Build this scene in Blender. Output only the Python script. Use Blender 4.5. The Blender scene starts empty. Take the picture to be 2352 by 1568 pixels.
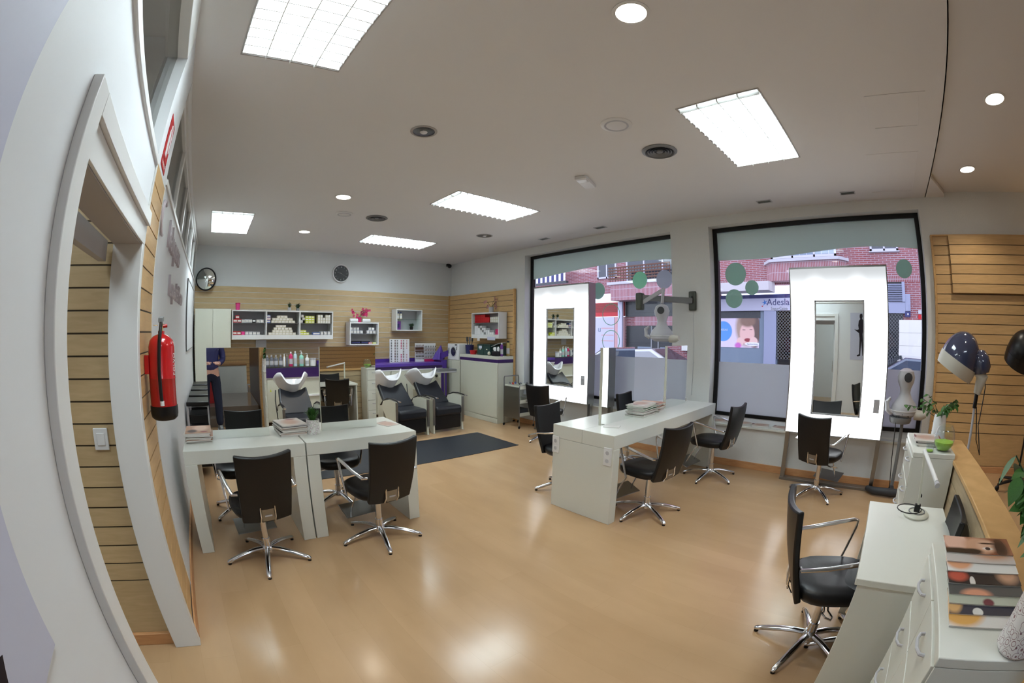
import bpy, math, random
from mathutils import Matrix, Vector
R = random.Random(7)
S = bpy.context.scene
COL = S.collection
# ---------------------------------------------------------------- camera (full-frame fisheye, fitted lens curve)
cd = bpy.data.cameras.new('camera')
cam = bpy.data.objects.new('camera', cd); COL.objects.link(cam); S.camera = cam
cd.type = 'PANO'; cd.panorama_type = 'FISHEYE_LENS_POLYNOMIAL'
cd.sensor_fit = 'HORIZONTAL'; cd.sensor_width = 36.0; cd.sensor_height = 24.0
K = 1000 * 36.0 / 2352
cd.fisheye_polynomial_k0 = 0.0
cd.fisheye_polynomial_k1 = -1.0227458 / K
cd.fisheye_polynomial_k2 = 0.0
cd.fisheye_polynomial_k3 = -0.0222523 / K ** 3
cd.fisheye_polynomial_k4 = 0.0
cd.fisheye_fov = math.radians(200)
cd.clip_start = 0.02
cx, cy_, cz = (0.759297674, -0.650669223, 0.009828708), (0.005125396, 0.021083057, 0.99976459), (-0.650723268, -0.759068552, 0.019343254)
cam.matrix_world = Matrix(((cx[0], cy_[0], cz[0], 0), (cx[1], cy_[1], cz[1], 0), (cx[2], cy_[2], cz[2], 1.6), (0, 0, 0, 1)))
# ---------------------------------------------------------------- view, world, lights
S.view_settings.view_transform = 'Standard'; S.view_settings.look = 'None'
S.view_settings.gamma = 1.0; S.view_settings.exposure = 0.42; S.view_settings.use_curve_mapping = False
W = bpy.data.worlds.new('overcast'); S.world = W; W.use_nodes = True
W.node_tree.nodes['Background'].inputs[0].default_value = (0.76, 0.80, 1.0, 1)
W.node_tree.nodes['Background'].inputs[1].default_value = 2.3
CEIL = 3.115
def area_lamp(name, x, y, z, sx, sy, power, color=(0.80, 0.93, 1.0)):
    l = bpy.data.lights.new(name, 'AREA'); l.shape = 'RECTANGLE'; l.size = sx; l.size_y = sy; l.energy = power; l.color = color
    o = bpy.data.objects.new(name, l); COL.objects.link(o); o.location = (x, y, z); return o
TROFFERS = [(0.205, 1.56, 0), (2.99, 0.82, 1), (2.975, 3.97, 1), (2.985, 6.455, 1), (0.16, 6.21, 0), (0.205, -1.9, 0)]
for i, (x, y, r) in enumerate(TROFFERS):
    area_lamp('tube_light', x, y, CEIL + 0.035, 1.12 if r else 0.52, 0.52 if r else 1.12, 12 if y < 0 else (26 if y < 3 else 33))
for sx_, sy_ in ((-1.6, 0.6), (-1.6, 5.0)): area_lamp('side_room_fill', sx_, sy_, 3.0, 0.6, 0.6, 16)  # added fill lamps without fixtures, lighten the room behind the clerestory
SPOTS = [(1.40, 0.80, 0.075, CEIL), (1.37, 4.52, 0.085, CEIL), (1.35, 6.41, 0.085, CEIL), (2.95, -1.28, 0.085, 3.165), (4.34, -1.25, 0.085, 3.165), (4.82, -2.7, 0.085, 3.165)]
for x, y, r, z in SPOTS:
    l = bpy.data.lights.new('downlight_lamp', 'SPOT'); l.energy = 34 if (y > 0 or x > 4) else 20; l.color = (1.0, 0.90, 0.76); l.spot_size = math.radians(115); l.spot_blend = 0.7; l.shadow_soft_size = 0.05
    o = bpy.data.objects.new('downlight_lamp', l); COL.objects.link(o); o.location = (x, y, z - 0.012)
# ---------------------------------------------------------------- materials
def srgb(r, g, b):
    return tuple(((c / 255) / 12.92 if c / 255 <= 0.04045 else ((c / 255 + 0.055) / 1.055) ** 2.4) for c in (r, g, b))
M = {}
def mat(name, rgb, rough=0.5, metal=0.0, spec=0.5, coat=0.0, bump=None, noise=None, emit=0.0, alpha=1.0, trans=0.0, ior=1.45):
    m = bpy.data.materials.new(name); m.use_nodes = True; nt = m.node_tree; b = nt.nodes['Principled BSDF']
    c = srgb(*rgb) if max(rgb) > 1 else rgb
    b.inputs['Base Color'].default_value = (*c, 1); b.inputs['Roughness'].default_value = rough; b.inputs['Metallic'].default_value = metal
    b.inputs['Specular IOR Level'].default_value = spec; b.inputs['Coat Weight'].default_value = coat; b.inputs['IOR'].default_value = ior
    b.inputs['Transmission Weight'].default_value = trans; b.inputs['Alpha'].default_value = alpha
    if emit: b.inputs['Emission Color'].default_value = (*c, 1); b.inputs['Emission Strength'].default_value = emit
    if noise or bump:
        tc = nt.nodes.new('ShaderNodeTexCoord')
        n = nt.nodes.new('ShaderNodeTexNoise'); n.inputs['Scale'].default_value = (noise or bump)[0]; n.inputs['Detail'].default_value = 4
        nt.links.new(tc.outputs['Object'], n.inputs['Vector'])
        if noise:
            mx = nt.nodes.new('ShaderNodeMix'); mx.data_type = 'RGBA'
            f = noise[1]; mx.inputs[6].default_value = (*[v * (1 - f) for v in c], 1); mx.inputs[7].default_value = (*[min(1, v * (1 + f)) for v in c], 1)
            nt.links.new(n.outputs['Fac'], mx.inputs[0]); nt.links.new(mx.outputs[2], b.inputs['Base Color'])
        if bump:
            bp = nt.nodes.new('ShaderNodeBump'); bp.inputs['Strength'].default_value = bump[1]; bp.inputs['Distance'].default_value = 0.002
            n2 = nt.nodes.new('ShaderNodeTexNoise'); n2.inputs['Scale'].default_value = bump[0]; nt.links.new(tc.outputs['Object'], n2.inputs['Vector'])
            nt.links.new(n2.outputs['Fac'], bp.inputs['Height']); nt.links.new(bp.outputs['Normal'], b.inputs['Normal'])
    M[name] = m; return m
def wood(name, c1, c2, stretch, rough=0.45, rnd=0.12, scale=6.0, coat=0.0):
    m = bpy.data.materials.new(name); m.use_nodes = True; nt = m.node_tree; b = nt.nodes['Principled BSDF']
    tc = nt.nodes.new('ShaderNodeTexCoord'); mp = nt.nodes.new('ShaderNodeMapping'); mp.inputs['Scale'].default_value = stretch
    oi = nt.nodes.new('ShaderNodeObjectInfo'); ad = nt.nodes.new('ShaderNodeVectorMath'); ad.operation = 'ADD'
    sc = nt.nodes.new('ShaderNodeMath'); sc.operation = 'MULTIPLY'; sc.inputs[1].default_value = 37.0
    nt.links.new(oi.outputs['Random'], sc.inputs[0]); nt.links.new(tc.outputs['Object'], ad.inputs[0]); nt.links.new(sc.outputs[0], ad.inputs[1])
    nt.links.new(ad.outputs[0], mp.inputs['Vector'])
    n = nt.nodes.new('ShaderNodeTexNoise'); n.inputs['Scale'].default_value = scale; n.inputs['Detail'].default_value = 5; n.inputs['Distortion'].default_value = 0.6
    nt.links.new(mp.outputs[0], n.inputs['Vector'])
    cr = nt.nodes.new('ShaderNodeValToRGB'); cr.color_ramp.elements[0].position = 0.3; cr.color_ramp.elements[1].position = 0.72
    cr.color_ramp.elements[0].color = (*srgb(*c1), 1); cr.color_ramp.elements[1].color = (*srgb(*c2), 1)
    nt.links.new(n.outputs['Fac'], cr.inputs[0])
    hv = nt.nodes.new('ShaderNodeHueSaturation'); mr = nt.nodes.new('ShaderNodeMapRange'); mr.inputs[3].default_value = 1 - rnd; mr.inputs[4].default_value = 1 + rnd
    nt.links.new(oi.outputs['Random'], mr.inputs[0]); nt.links.new(mr.outputs[0], hv.inputs['Value']); nt.links.new(cr.outputs[0], hv.inputs['Color'])
    nt.links.new(hv.outputs[0], b.inputs['Base Color']); b.inputs['Roughness'].default_value = rough; b.inputs['Coat Weight'].default_value = coat; b.inputs['Coat Roughness'].default_value = 0.15
    M[name] = m; return m
mat('wall_paint', (222, 225, 226), 0.85, bump=(180, 0.15))
mat('wall_rough', (226, 227, 224), 0.9, bump=(60, 0.5))
mat('ceiling_paint', (230, 229, 228), 0.9, noise=(1.3, 0.02))
mat('panel_white', (226, 228, 230), 0.5, spec=0.35)
mat('laminate', (222, 223, 214), 0.28, spec=0.5)
mat('cream', (208, 208, 192), 0.4)
mat('trim_white', (226, 226, 224), 0.35)
mat('trim_grey', (176, 172, 170), 0.6)
mat('frame_black', (10, 10, 12), 0.35)
mat('aluminium', (165, 165, 165), 0.3, metal=1.0)
mat('groove', (84, 74, 60), 0.5, metal=0.5)
mat('chrome', (225, 225, 228), 0.12, metal=1.0)
mat('steel', (150, 150, 148), 0.28, metal=1.0)
mat('mirror', (238, 242, 240), 0.0, metal=1.0)
mat('leather', (13, 13, 15), 0.38, spec=0.5, bump=(260, 0.12))
mat('leather_blue', (26, 29, 36), 0.42, bump=(260, 0.12))
mat('black_plastic', (14, 14, 16), 0.35)
mat('dark_grey', (60, 62, 66), 0.5)
mat('mid_grey', (128, 130, 132), 0.45)
mat('light_grey', (188, 188, 192), 0.4)
mat('gunmetal', (84, 88, 80), 0.35, metal=0.3)
mat('ceramic', (226, 226, 228), 0.08, spec=0.6)
mat('purple', (84, 54, 152), 0.35)
mat('purple_dark', (58, 30, 92), 0.4)
mat('red_paint', (190, 20, 24), 0.22, coat=0.5)
mat('red', (186, 30, 36), 0.4)
mat('white', (232, 232, 232), 0.4)
mat('paper', (225, 222, 216), 0.6)
mat('mat_rubber', (38, 42, 48), 0.45, bump=(400, 0.3))
mat('brass', (196, 160, 90), 0.3, metal=1.0)
mat('pink', (226, 70, 140), 0.4)
mat('magenta', (196, 40, 100), 0.45)
mat('green_leaf', (58, 104, 42), 0.45, noise=(30, 0.35))
mat('green_dark', (40, 66, 40), 0.5, noise=(30, 0.3))
mat('green_pale', (150, 190, 60), 0.5)
mat('soil', (50, 38, 30), 0.9)
mat('teal_box', (38, 66, 62), 0.5)
mat('blue_box', (44, 44, 96), 0.5)
mat('silver_bottle', (110, 112, 122), 0.3, metal=0.3)
mat('mint', (150, 214, 196), 0.25)
mat('pale_blue', (190, 216, 226), 0.25)
mat('cream_box', (214, 208, 188), 0.6)
mat('yellow', (206, 214, 60), 0.5)
mat('blue', (80, 104, 170), 0.5)
mat('gold', (176, 160, 96), 0.35, metal=0.5)
mat('violet', (110, 50, 140), 0.4)
mat('brown', (90, 52, 34), 0.5)
mat('granite', (118, 104, 94), 0.15, noise=(140, 0.45))
mat('asphalt', (96, 96, 104), 0.9, noise=(20, 0.2))
mat('pavement', (140, 138, 140), 0.9, noise=(8, 0.1))
mat('car_white', (196, 200, 204), 0.2, coat=1.0)
mat('car_dark', (70, 84, 104), 0.2, coat=1.0)
mat('car_glass', (40, 46, 56), 0.05, spec=1.0)
mat('tail_red', (170, 16, 24), 0.2)
mat('shutter_grey', (150, 154, 178), 0.5)
mat('store_grey', (120, 134, 150), 0.4)
mat('store_dark', (26, 30, 34), 0.3)
mat('sign_white', (190, 188, 206), 0.5)
mat('navy', (50, 52, 104), 0.5)
mat('sign_blue', (44, 110, 190), 0.5)
mat('awning_cream', (196, 190, 192), 0.8)
mat('stone_pink', (206, 160, 160), 0.8, noise=(30, 0.1))
mat('sill_grey', (186, 184, 190), 0.8)
mat('window_white', (190, 188, 204), 0.5)
mat('hood_blue', (60, 66, 92), 0.1, coat=1.0)
mat('bone', (196, 192, 180), 0.4)
mat('disc_green', (88, 128, 112), 0.5)
mat('disc_light', (112, 168, 140), 0.5)
mat('disc_grey', (126, 140, 150), 0.5)
mat('poster_lavender', (200, 202, 220), 0.5)
mat('silhouette', (24, 14, 28), 0.6)
mat('skin', (226, 178, 160), 0.6)
mat('hair_brown', (120, 86, 66), 0.7)
mat('jeans', (34, 40, 62), 0.9)
mat('dark_red_door', (58, 26, 22), 0.35)
mat('letter_silver', (196, 186, 192), 0.4)
mat('tube_on', (255, 255, 255), 0.5, emit=4.0)
mat('down_on', (255, 246, 232), 0.5, emit=7.0)
mat('down_off', (120, 118, 114), 0.2, metal=0.8)
mat('louver', (246, 249, 247), 0.4)
wood('beech', (196, 152, 96), (214, 172, 114), (1.2, 1.2, 7.0), rough=0.42)
wood('slat_x', (194, 168, 126), (208, 182, 140), (1.0, 7.0, 8.0), rough=0.45, rnd=0.06)
wood('slat_y', (204, 166, 114), (218, 180, 126), (7.0, 1.0, 8.0), rough=0.45, rnd=0.06)
wood('beech_base', (196, 140, 92), (212, 160, 110), (1.0, 1.0, 8.0), rough=0.4, rnd=0.03)
wood('beech_grey', (176, 156, 124), (190, 170, 138), (1.0, 7.0, 8.0), rough=0.45, rnd=0.05)
wood('book_wood', (150, 110, 70), (176, 132, 88), (1, 1, 6), rough=0.5)

def glass(name, tint, rough=0.0, alpha_mix=0.12):
    m = bpy.data.materials.new(name); m.use_nodes = True; nt = m.node_tree; nt.nodes.clear()
    o = nt.nodes.new('ShaderNodeOutputMaterial'); t = nt.nodes.new('ShaderNodeBsdfTransparent'); t.inputs[0].default_value = (*tint, 1)
    g = nt.nodes.new('ShaderNodeBsdfGlossy'); g.inputs['Roughness'].default_value = rough
    lw = nt.nodes.new('ShaderNodeLayerWeight'); lw.inputs[0].default_value = 0.5; pw = nt.nodes.new('ShaderNodeMath'); pw.operation = 'POWER'; pw.inputs[1].default_value = 4.0; nt.links.new(lw.outputs['Facing'], pw.inputs[0])
    fr = nt.nodes.new('ShaderNodeMapRange'); fr.inputs[3].default_value = 0.035; fr.inputs[4].default_value = 0.7; nt.links.new(pw.outputs[0], fr.inputs[0])
    mx = nt.nodes.new('ShaderNodeMixShader'); nt.links.new(fr.outputs[0], mx.inputs[0]); nt.links.new(t.outputs[0], mx.inputs[1]); nt.links.new(g.outputs[0], mx.inputs[2])
    nt.links.new(mx.outputs[0], o.inputs[0]); M[name] = m; return m
glass('glass', (0.96, 0.98, 1.0)); glass('glass_green', (0.82, 0.93, 0.88)); glass('glass_dim', (0.72, 0.72, 0.70))
def frosted(name, rgb, tr=0.35, dens=0.5):
    m = bpy.data.materials.new(name); m.use_nodes = True; nt = m.node_tree; nt.nodes.clear(); c = (*srgb(*rgb), 1)
    o = nt.nodes.new('ShaderNodeOutputMaterial'); d = nt.nodes.new('ShaderNodeBsdfDiffuse'); d.inputs[0].default_value = c
    t = nt.nodes.new('ShaderNodeBsdfTranslucent'); t.inputs[0].default_value = c
    mx = nt.nodes.new('ShaderNodeMixShader'); mx.inputs[0].default_value = tr; nt.links.new(d.outputs[0], mx.inputs[1]); nt.links.new(t.outputs[0], mx.inputs[2])
    tp = nt.nodes.new('ShaderNodeBsdfTransparent'); m2 = nt.nodes.new('ShaderNodeMixShader'); m2.inputs[0].default_value = dens
    nt.links.new(tp.outputs[0], m2.inputs[1]); nt.links.new(mx.outputs[0], m2.inputs[2]); nt.links.new(m2.outputs[0], o.inputs[0]); M[name] = m
frosted('frost_top', (222, 236, 228), 0.5, 1.0); frosted('frost_low', (232, 236, 240), 0.5, 1.0); frosted('film_green', (176, 214, 196), 0.5, 0.86)
frosted('film_light', (170, 234, 200), 0.5, 0.82); frosted('film_grey', (196, 206, 214), 0.5, 0.8)

def floor_mat():
    m = bpy.data.materials.new('maple_floor'); m.use_nodes = True; nt = m.node_tree; b = nt.nodes['Principled BSDF']; L = nt.links.new
    tc = nt.nodes.new('ShaderNodeTexCoord')
    br = nt.nodes.new('ShaderNodeTexBrick'); br.inputs['Scale'].default_value = 1.0; br.inputs['Brick Width'].default_value = 1.25; br.inputs['Row Height'].default_value = 0.19
    br.inputs['Mortar Size'].default_value = 0.0006; br.inputs['Color1'].default_value = (*srgb(184, 150, 112), 1); br.inputs['Color2'].default_value = (*srgb(189, 155, 117), 1); br.inputs['Mortar'].default_value = (*srgb(176, 142, 104), 1)
    mp = nt.nodes.new('ShaderNodeMapping'); mp.inputs['Rotation'].default_value = (0, 0, math.pi / 2); L(tc.outputs['Object'], mp.inputs['Vector']); L(mp.outputs[0], br.inputs['Vector'])
    n = nt.nodes.new('ShaderNodeTexNoise'); n.inputs['Scale'].default_value = 1.4; n.inputs['Detail'].default_value = 6
    mp2 = nt.nodes.new('ShaderNodeMapping'); mp2.inputs['Scale'].default_value = (3.2, 1, 1); L(tc.outputs['Object'], mp2.inputs['Vector']); L(mp2.outputs[0], n.inputs['Vector'])
    mx = nt.nodes.new('ShaderNodeMix'); mx.data_type = 'RGBA'; mx.blend_type = 'MULTIPLY'; mx.inputs[0].default_value = 0.5
    cr = nt.nodes.new('ShaderNodeValToRGB'); cr.color_ramp.elements[0].position = 0.3; cr.color_ramp.elements[0].color = (0.78, 0.74, 0.70, 1); cr.color_ramp.elements[1].position = 0.7; cr.color_ramp.elements[1].color = (1, 1, 1, 1)
    L(n.outputs['Fac'], cr.inputs[0]); L(br.outputs[0], mx.inputs[6]); L(cr.outputs[0], mx.inputs[7]); L(mx.outputs[2], b.inputs['Base Color'])
    b.inputs['Roughness'].default_value = 0.2; b.inputs['Specular IOR Level'].default_value = 0.45
    M['maple_floor'] = m
floor_mat()
def brick_mat(name, vertical, w, h, scale=1.0, c1=(148, 82, 82), c2=(134, 72, 76), mort=(164, 142, 150), ms=0.012, axis='yz'):
    m = bpy.data.materials.new(name); m.use_nodes = True; nt = m.node_tree; b = nt.nodes['Principled BSDF']; L = nt.links.new
    tc = nt.nodes.new('ShaderNodeTexCoord'); sp = nt.nodes.new('ShaderNodeSeparateXYZ'); cb = nt.nodes.new('ShaderNodeCombineXYZ'); L(tc.outputs['Object'], sp.inputs[0])
    ins = (2, 1) if vertical else (1, 2)
    L(sp.outputs[ins[0]], cb.inputs[0]); L(sp.outputs[ins[1]], cb.inputs[1])
    br = nt.nodes.new('ShaderNodeTexBrick'); br.inputs['Scale'].default_value = 1.0; br.inputs['Brick Width'].default_value = w; br.inputs['Row Height'].default_value = h
    br.inputs['Mortar Size'].default_value = ms; br.inputs['Color1'].default_value = (*srgb(*c1), 1); br.inputs['Color2'].default_value = (*srgb(*c2), 1); br.inputs['Mortar'].default_value = (*srgb(*mort), 1)
    if vertical: br.offset = 0.0
    L(cb.outputs[0], br.inputs['Vector']); L(br.outputs[0], b.inputs['Base Color']); b.inputs['Roughness'].default_value = 0.9
    bp = nt.nodes.new('ShaderNodeBump'); bp.inputs['Strength'].default_value = 0.6; bp.inputs['Distance'].default_value = 0.01; bp.invert = True; L(br.outputs['Fac'], bp.inputs['Height']); L(bp.outputs[0], b.inputs['Normal'])
    M[name] = m
brick_mat('brick', False, 0.27, 0.062)
brick_mat('brick_soldier', True, 0.16, 0.062)
brick_mat('brick_bay', True, 0.30, 0.055, c1=(160, 96, 100), c2=(148, 88, 92), mort=(176, 156, 164))
def blobs(name, base, items, rough=0.35, coat=0.0):
    """flat printed picture: soft ellipses layered over a base colour in the object's own x,y"""
    m = bpy.data.materials.new(name); m.use_nodes = True; nt = m.node_tree; b = nt.nodes['Principled BSDF']; L = nt.links.new
    tc = nt.nodes.new('ShaderNodeTexCoord'); cur = None; colv = (*srgb(*base), 1)
    for (u, v, ru, rv, c, soft) in items:
        mp = nt.nodes.new('ShaderNodeMapping'); mp.vector_type = 'POINT'; mp.inputs['Location'].default_value = (-u / ru, -v / rv, 0); mp.inputs['Scale'].default_value = (1 / ru, 1 / rv, 0)
        L(tc.outputs['Object'], mp.inputs['Vector']); ln = nt.nodes.new('ShaderNodeVectorMath'); ln.operation = 'LENGTH'; L(mp.outputs[0], ln.inputs[0])
        mr = nt.nodes.new('ShaderNodeMapRange'); mr.inputs[1].default_value = 1 + soft; mr.inputs[2].default_value = 1 - soft; L(ln.outputs['Value'], mr.inputs[0])
        mx = nt.nodes.new('ShaderNodeMix'); mx.data_type = 'RGBA'; L(mr.outputs[0], mx.inputs[0])
        if cur is None: mx.inputs[6].default_value = colv
        else: L(cur, mx.inputs[6])
        mx.inputs[7].default_value = (*srgb(*c), 1); cur = mx.outputs[2]
    L(cur, b.inputs['Base Color']); b.inputs['Roughness'].default_value = rough; b.inputs['Coat Weight'].default_value = coat
    M[name] = m; return m
# ---------------------------------------------------------------- mesh helpers
class B:
    def __init__(s): s.v = []; s.f = []
    def add(s, vs, fs):
        o = len(s.v); s.v += [tuple(p) for p in vs]; s.f += [tuple(i + o for i in f) for f in fs]; return s
    def box(s, x0, x1, y0, y1, z0, z1):
        return s.add([(x0, y0, z0), (x1, y0, z0), (x1, y1, z0), (x0, y1, z0), (x0, y0, z1), (x1, y0, z1), (x1, y1, z1), (x0, y1, z1)],
                     [(0, 3, 2, 1), (4, 5, 6, 7), (0, 1, 5, 4), (1, 2, 6, 5), (2, 3, 7, 6), (3, 0, 4, 7)])
    def obox(s, c, u, v, w):
        c, u, v, w = map(Vector, (c, u, v, w)); P = [c + a * u + b * v + d * w for d in (-1, 1) for a, b in ((-1, -1), (1, -1), (1, 1), (-1, 1))]
        return s.add(P, [(0, 3, 2, 1), (4, 5, 6, 7), (0, 1, 5, 4), (1, 2, 6, 5), (2, 3, 7, 6), (3, 0, 4, 7)])
    def bar(s, a, b, w, h):
        a, b = Vector(a), Vector(b); d = (b - a); n = Vector((0, 0, 1)) if abs(d.normalized().z) < 0.95 else Vector((0, 1, 0))
        u = d.cross(n).normalized(); v = u.cross(d).normalized(); return s.obox((a + b) / 2, d / 2, u * w / 2, v * h / 2)
    def prism(s, pts, a, b, axis='z'):
        n = len(pts)
        def P(p, t): return {'z': (p[0], p[1], t), 'x': (t, p[0], p[1]), 'y': (p[0], t, p[1])}[axis]
        vs = [P(p, a) for p in pts] + [P(p, b) for p in pts]
        return s.add(vs, [tuple(range(n))[::-1], tuple(range(n, 2 * n))] + [(i, (i + 1) % n, n + (i + 1) % n, n + i) for i in range(n)])
    def tube(s, pts, r, seg=8, sy=1.0, closed=False):
        pts = [Vector(p) for p in pts]; n = len(pts); rs = r if isinstance(r, (list, tuple)) else [r] * n; vs = []; up = None
        for i, p in enumerate(pts):
            if closed: d = (pts[(i + 1) % n] - pts[i - 1])
            else: d = (pts[min(i + 1, n - 1)] - pts[max(i - 1, 0)])
            d.normalize()
            if up is None: up = Vector((0, 0, 1)) if abs(d.z) < 0.9 else Vector((1, 0, 0))
            u = d.cross(up).normalized(); w = u.cross(d).normalized(); up = w
            for k in range(seg):
                a = 2 * math.pi * k / seg; vs.append(p + u * math.cos(a) * rs[i] + w * math.sin(a) * rs[i] * sy)
        fs = [(i * seg + k, i * seg + (k + 1) % seg, (i + 1) * seg + (k + 1) % seg, (i + 1) * seg + k) for i in range(n - 1) for k in range(seg)]
        if closed: fs += [((n - 1) * seg + k, (n - 1) * seg + (k + 1) % seg, (k + 1) % seg, k) for k in range(seg)]
        else: fs += [tuple(range(seg))[::-1], tuple(range((n - 1) * seg, n * seg))]
        return s.add(vs, fs)
    def lathe(s, prof, c=(0, 0, 0), seg=24, axis='z', arc=1.0):
        n = len(prof); vs = []
        for k in range(seg):
            a = 2 * math.pi * k / seg
            for r, t in prof:
                x, y = r * math.cos(a), r * math.sin(a); q = {'z': (x, y, t), 'x': (t, x, y), 'y': (x, t, y)}[axis]; vs.append((q[0] + c[0], q[1] + c[1], q[2] + c[2]))
        fs = [(k * n + i, ((k + 1) % seg) * n + i, ((k + 1) % seg) * n + i + 1, k * n + i + 1) for k in range(seg) for i in range(n - 1)]
        if prof[0] == prof[-1]: return s.add(vs, fs)
        if prof[0][0] > 1e-6: fs.append(tuple(k * n for k in range(seg))[::-1])
        if prof[-1][0] > 1e-6: fs.append(tuple(k * n + n - 1 for k in range(seg)))
        return s.add(vs, fs)
    def sheet(s, fn, nu, nv, t=0.0):
        """fn(u,v)->point; t>0 gives thickness through fn's third argument"""
        g = [[Vector(fn(i / nu, j / nv)) for j in range(nv + 1)] for i in range(nu + 1)]
        def nrm(i, j):
            a = g[min(i + 1, nu)][j] - g[max(i - 1, 0)][j]; b = g[i][min(j + 1, nv)] - g[i][max(j - 1, 0)]
            c = a.cross(b); return c.normalized() if c.length > 1e-9 else Vector((0, 0, 1))
        vs = [g[i][j] for i in range(nu + 1) for j in range(nv + 1)]; W_ = nv + 1
        fs = [(i * W_ + j, (i + 1) * W_ + j, (i + 1) * W_ + j + 1, i * W_ + j + 1) for i in range(nu) for j in range(nv)]
        if t:
            o = len(vs); vs += [g[i][j] - nrm(i, j) * t for i in range(nu + 1) for j in range(nv + 1)]
            fs += [tuple(o + k for k in f[::-1]) for f in fs[:nu * nv]]
            edge = [(i, 0) for i in range(nu)] + [(nu, j) for j in range(nv)] + [(i, nv) for i in range(nu, 0, -1)] + [(0, j) for j in range(nv, 0, -1)]
            for a, b in zip(edge, edge[1:] + edge[:1]):
                p, q = a[0] * W_ + a[1], b[0] * W_ + b[1]; fs.append((q, p, p + o, q + o))
        return s.add(vs, fs)
    def ball(s, c, rx, ry, rz, seg=12, rings=8):
        prof = [(math.sin(math.pi * i / rings), -math.cos(math.pi * i / rings)) for i in range(rings + 1)]
        b = B().lathe(prof, seg=seg); return s.add([(c[0] + x * rx, c[1] + y * ry, c[2] + z * rz) for x, y, z in b.v], b.f)
    def move(s, dx, dy, dz): s.v = [(x + dx, y + dy, z + dz) for x, y, z in s.v]; return s
    def build(s, name, m, parent=None, smooth=False, bevel=0.0, loc=None, rot=None, seg=2, subsurf=0, kind=None, label=None, ang=40):
        me = bpy.data.meshes.new(name); me.from_pydata(s.v, [], s.f); me.materials.append(M[m] if isinstance(m, str) else m)
        if smooth or bevel or subsurf:
            me.polygons.foreach_set('use_smooth', [True] * len(me.polygons))
            me.update(); me.set_sharp_from_angle(angle=math.radians(ang)) if not subsurf else None
        me.update(); o = bpy.data.objects.new(name, me); COL.objects.link(o)
        if parent: o.parent = parent
        if loc: o.location = loc
        if rot: o.rotation_euler = rot
        if bevel:
            b = o.modifiers.new('bevel', 'BEVEL'); b.width = bevel; b.segments = seg; b.limit_method = 'ANGLE'; b.angle_limit = math.radians(50); b.harden_normals = False
        if subsurf:
            b = o.modifiers.new('sub', 'SUBSURF'); b.levels = subsurf; b.render_levels = subsurf
        if kind: o['kind'] = kind
        if label: o['label'] = label
        return o
def tag(o, label=None, cat=None, group=None, kind=None):
    if label: o['label'] = label
    if cat: o['category'] = cat
    if group: o['group'] = group
    if kind: o['kind'] = kind
    return o
def thing(name, label, cat, loc=(0, 0, 0), rz=0.0, group=None):
    o = bpy.data.objects.new(name, None); COL.objects.link(o); o.location = loc; o.rotation_euler = (0, 0, rz); o.empty_display_size = 0.05
    return tag(o, label, cat, group)
def dup(root, loc, rz=None, label=None, group=None, rot=None, scale=None):
    r = root.copy(); COL.objects.link(r); r.location = loc
    if rz is not None: r.rotation_euler = (0, 0, rz)
    if rot: r.rotation_euler = rot
    if scale: r.scale = scale
    if label: r['label'] = label
    if group: r['group'] = group
    for ch in list(root.children):
        c = ch.copy(); COL.objects.link(c); c.parent = r
        for g in list(ch.children):
            d = g.copy(); COL.objects.link(d); d.parent = c
    return r
def share(src, loc, parent=None, rot=None):
    c = src.copy(); COL.objects.link(c); c.location = loc
    if parent is not None: c.parent = parent
    if rot: c.rotation_euler = rot
    return c
def struct(name, b, m, **k): return b.build(name, m, kind='structure', **k)
def text(name, s, size, mt, loc, rot, parent=None, ext=0.002, align='CENTER', sx=1.0, label=None):
    c = bpy.data.curves.new(name, 'FONT'); c.body = s; c.size = size; c.extrude = ext; c.align_x = align; c.align_y = 'CENTER'; c.resolution_u = 2
    o = bpy.data.objects.new(name, c); COL.objects.link(o); bpy.context.view_layer.update()
    me = bpy.data.meshes.new_from_object(o.evaluated_get(bpy.context.evaluated_depsgraph_get())); bpy.data.objects.remove(o)
    me.materials.clear(); me.materials.append(M[mt]); o = bpy.data.objects.new(name, me); COL.objects.link(o); o.location = loc; o.rotation_euler = rot; o.scale = (sx, 1, 1)
    if parent: o.parent = parent
    if label: o['label'] = label
    return o
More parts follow.
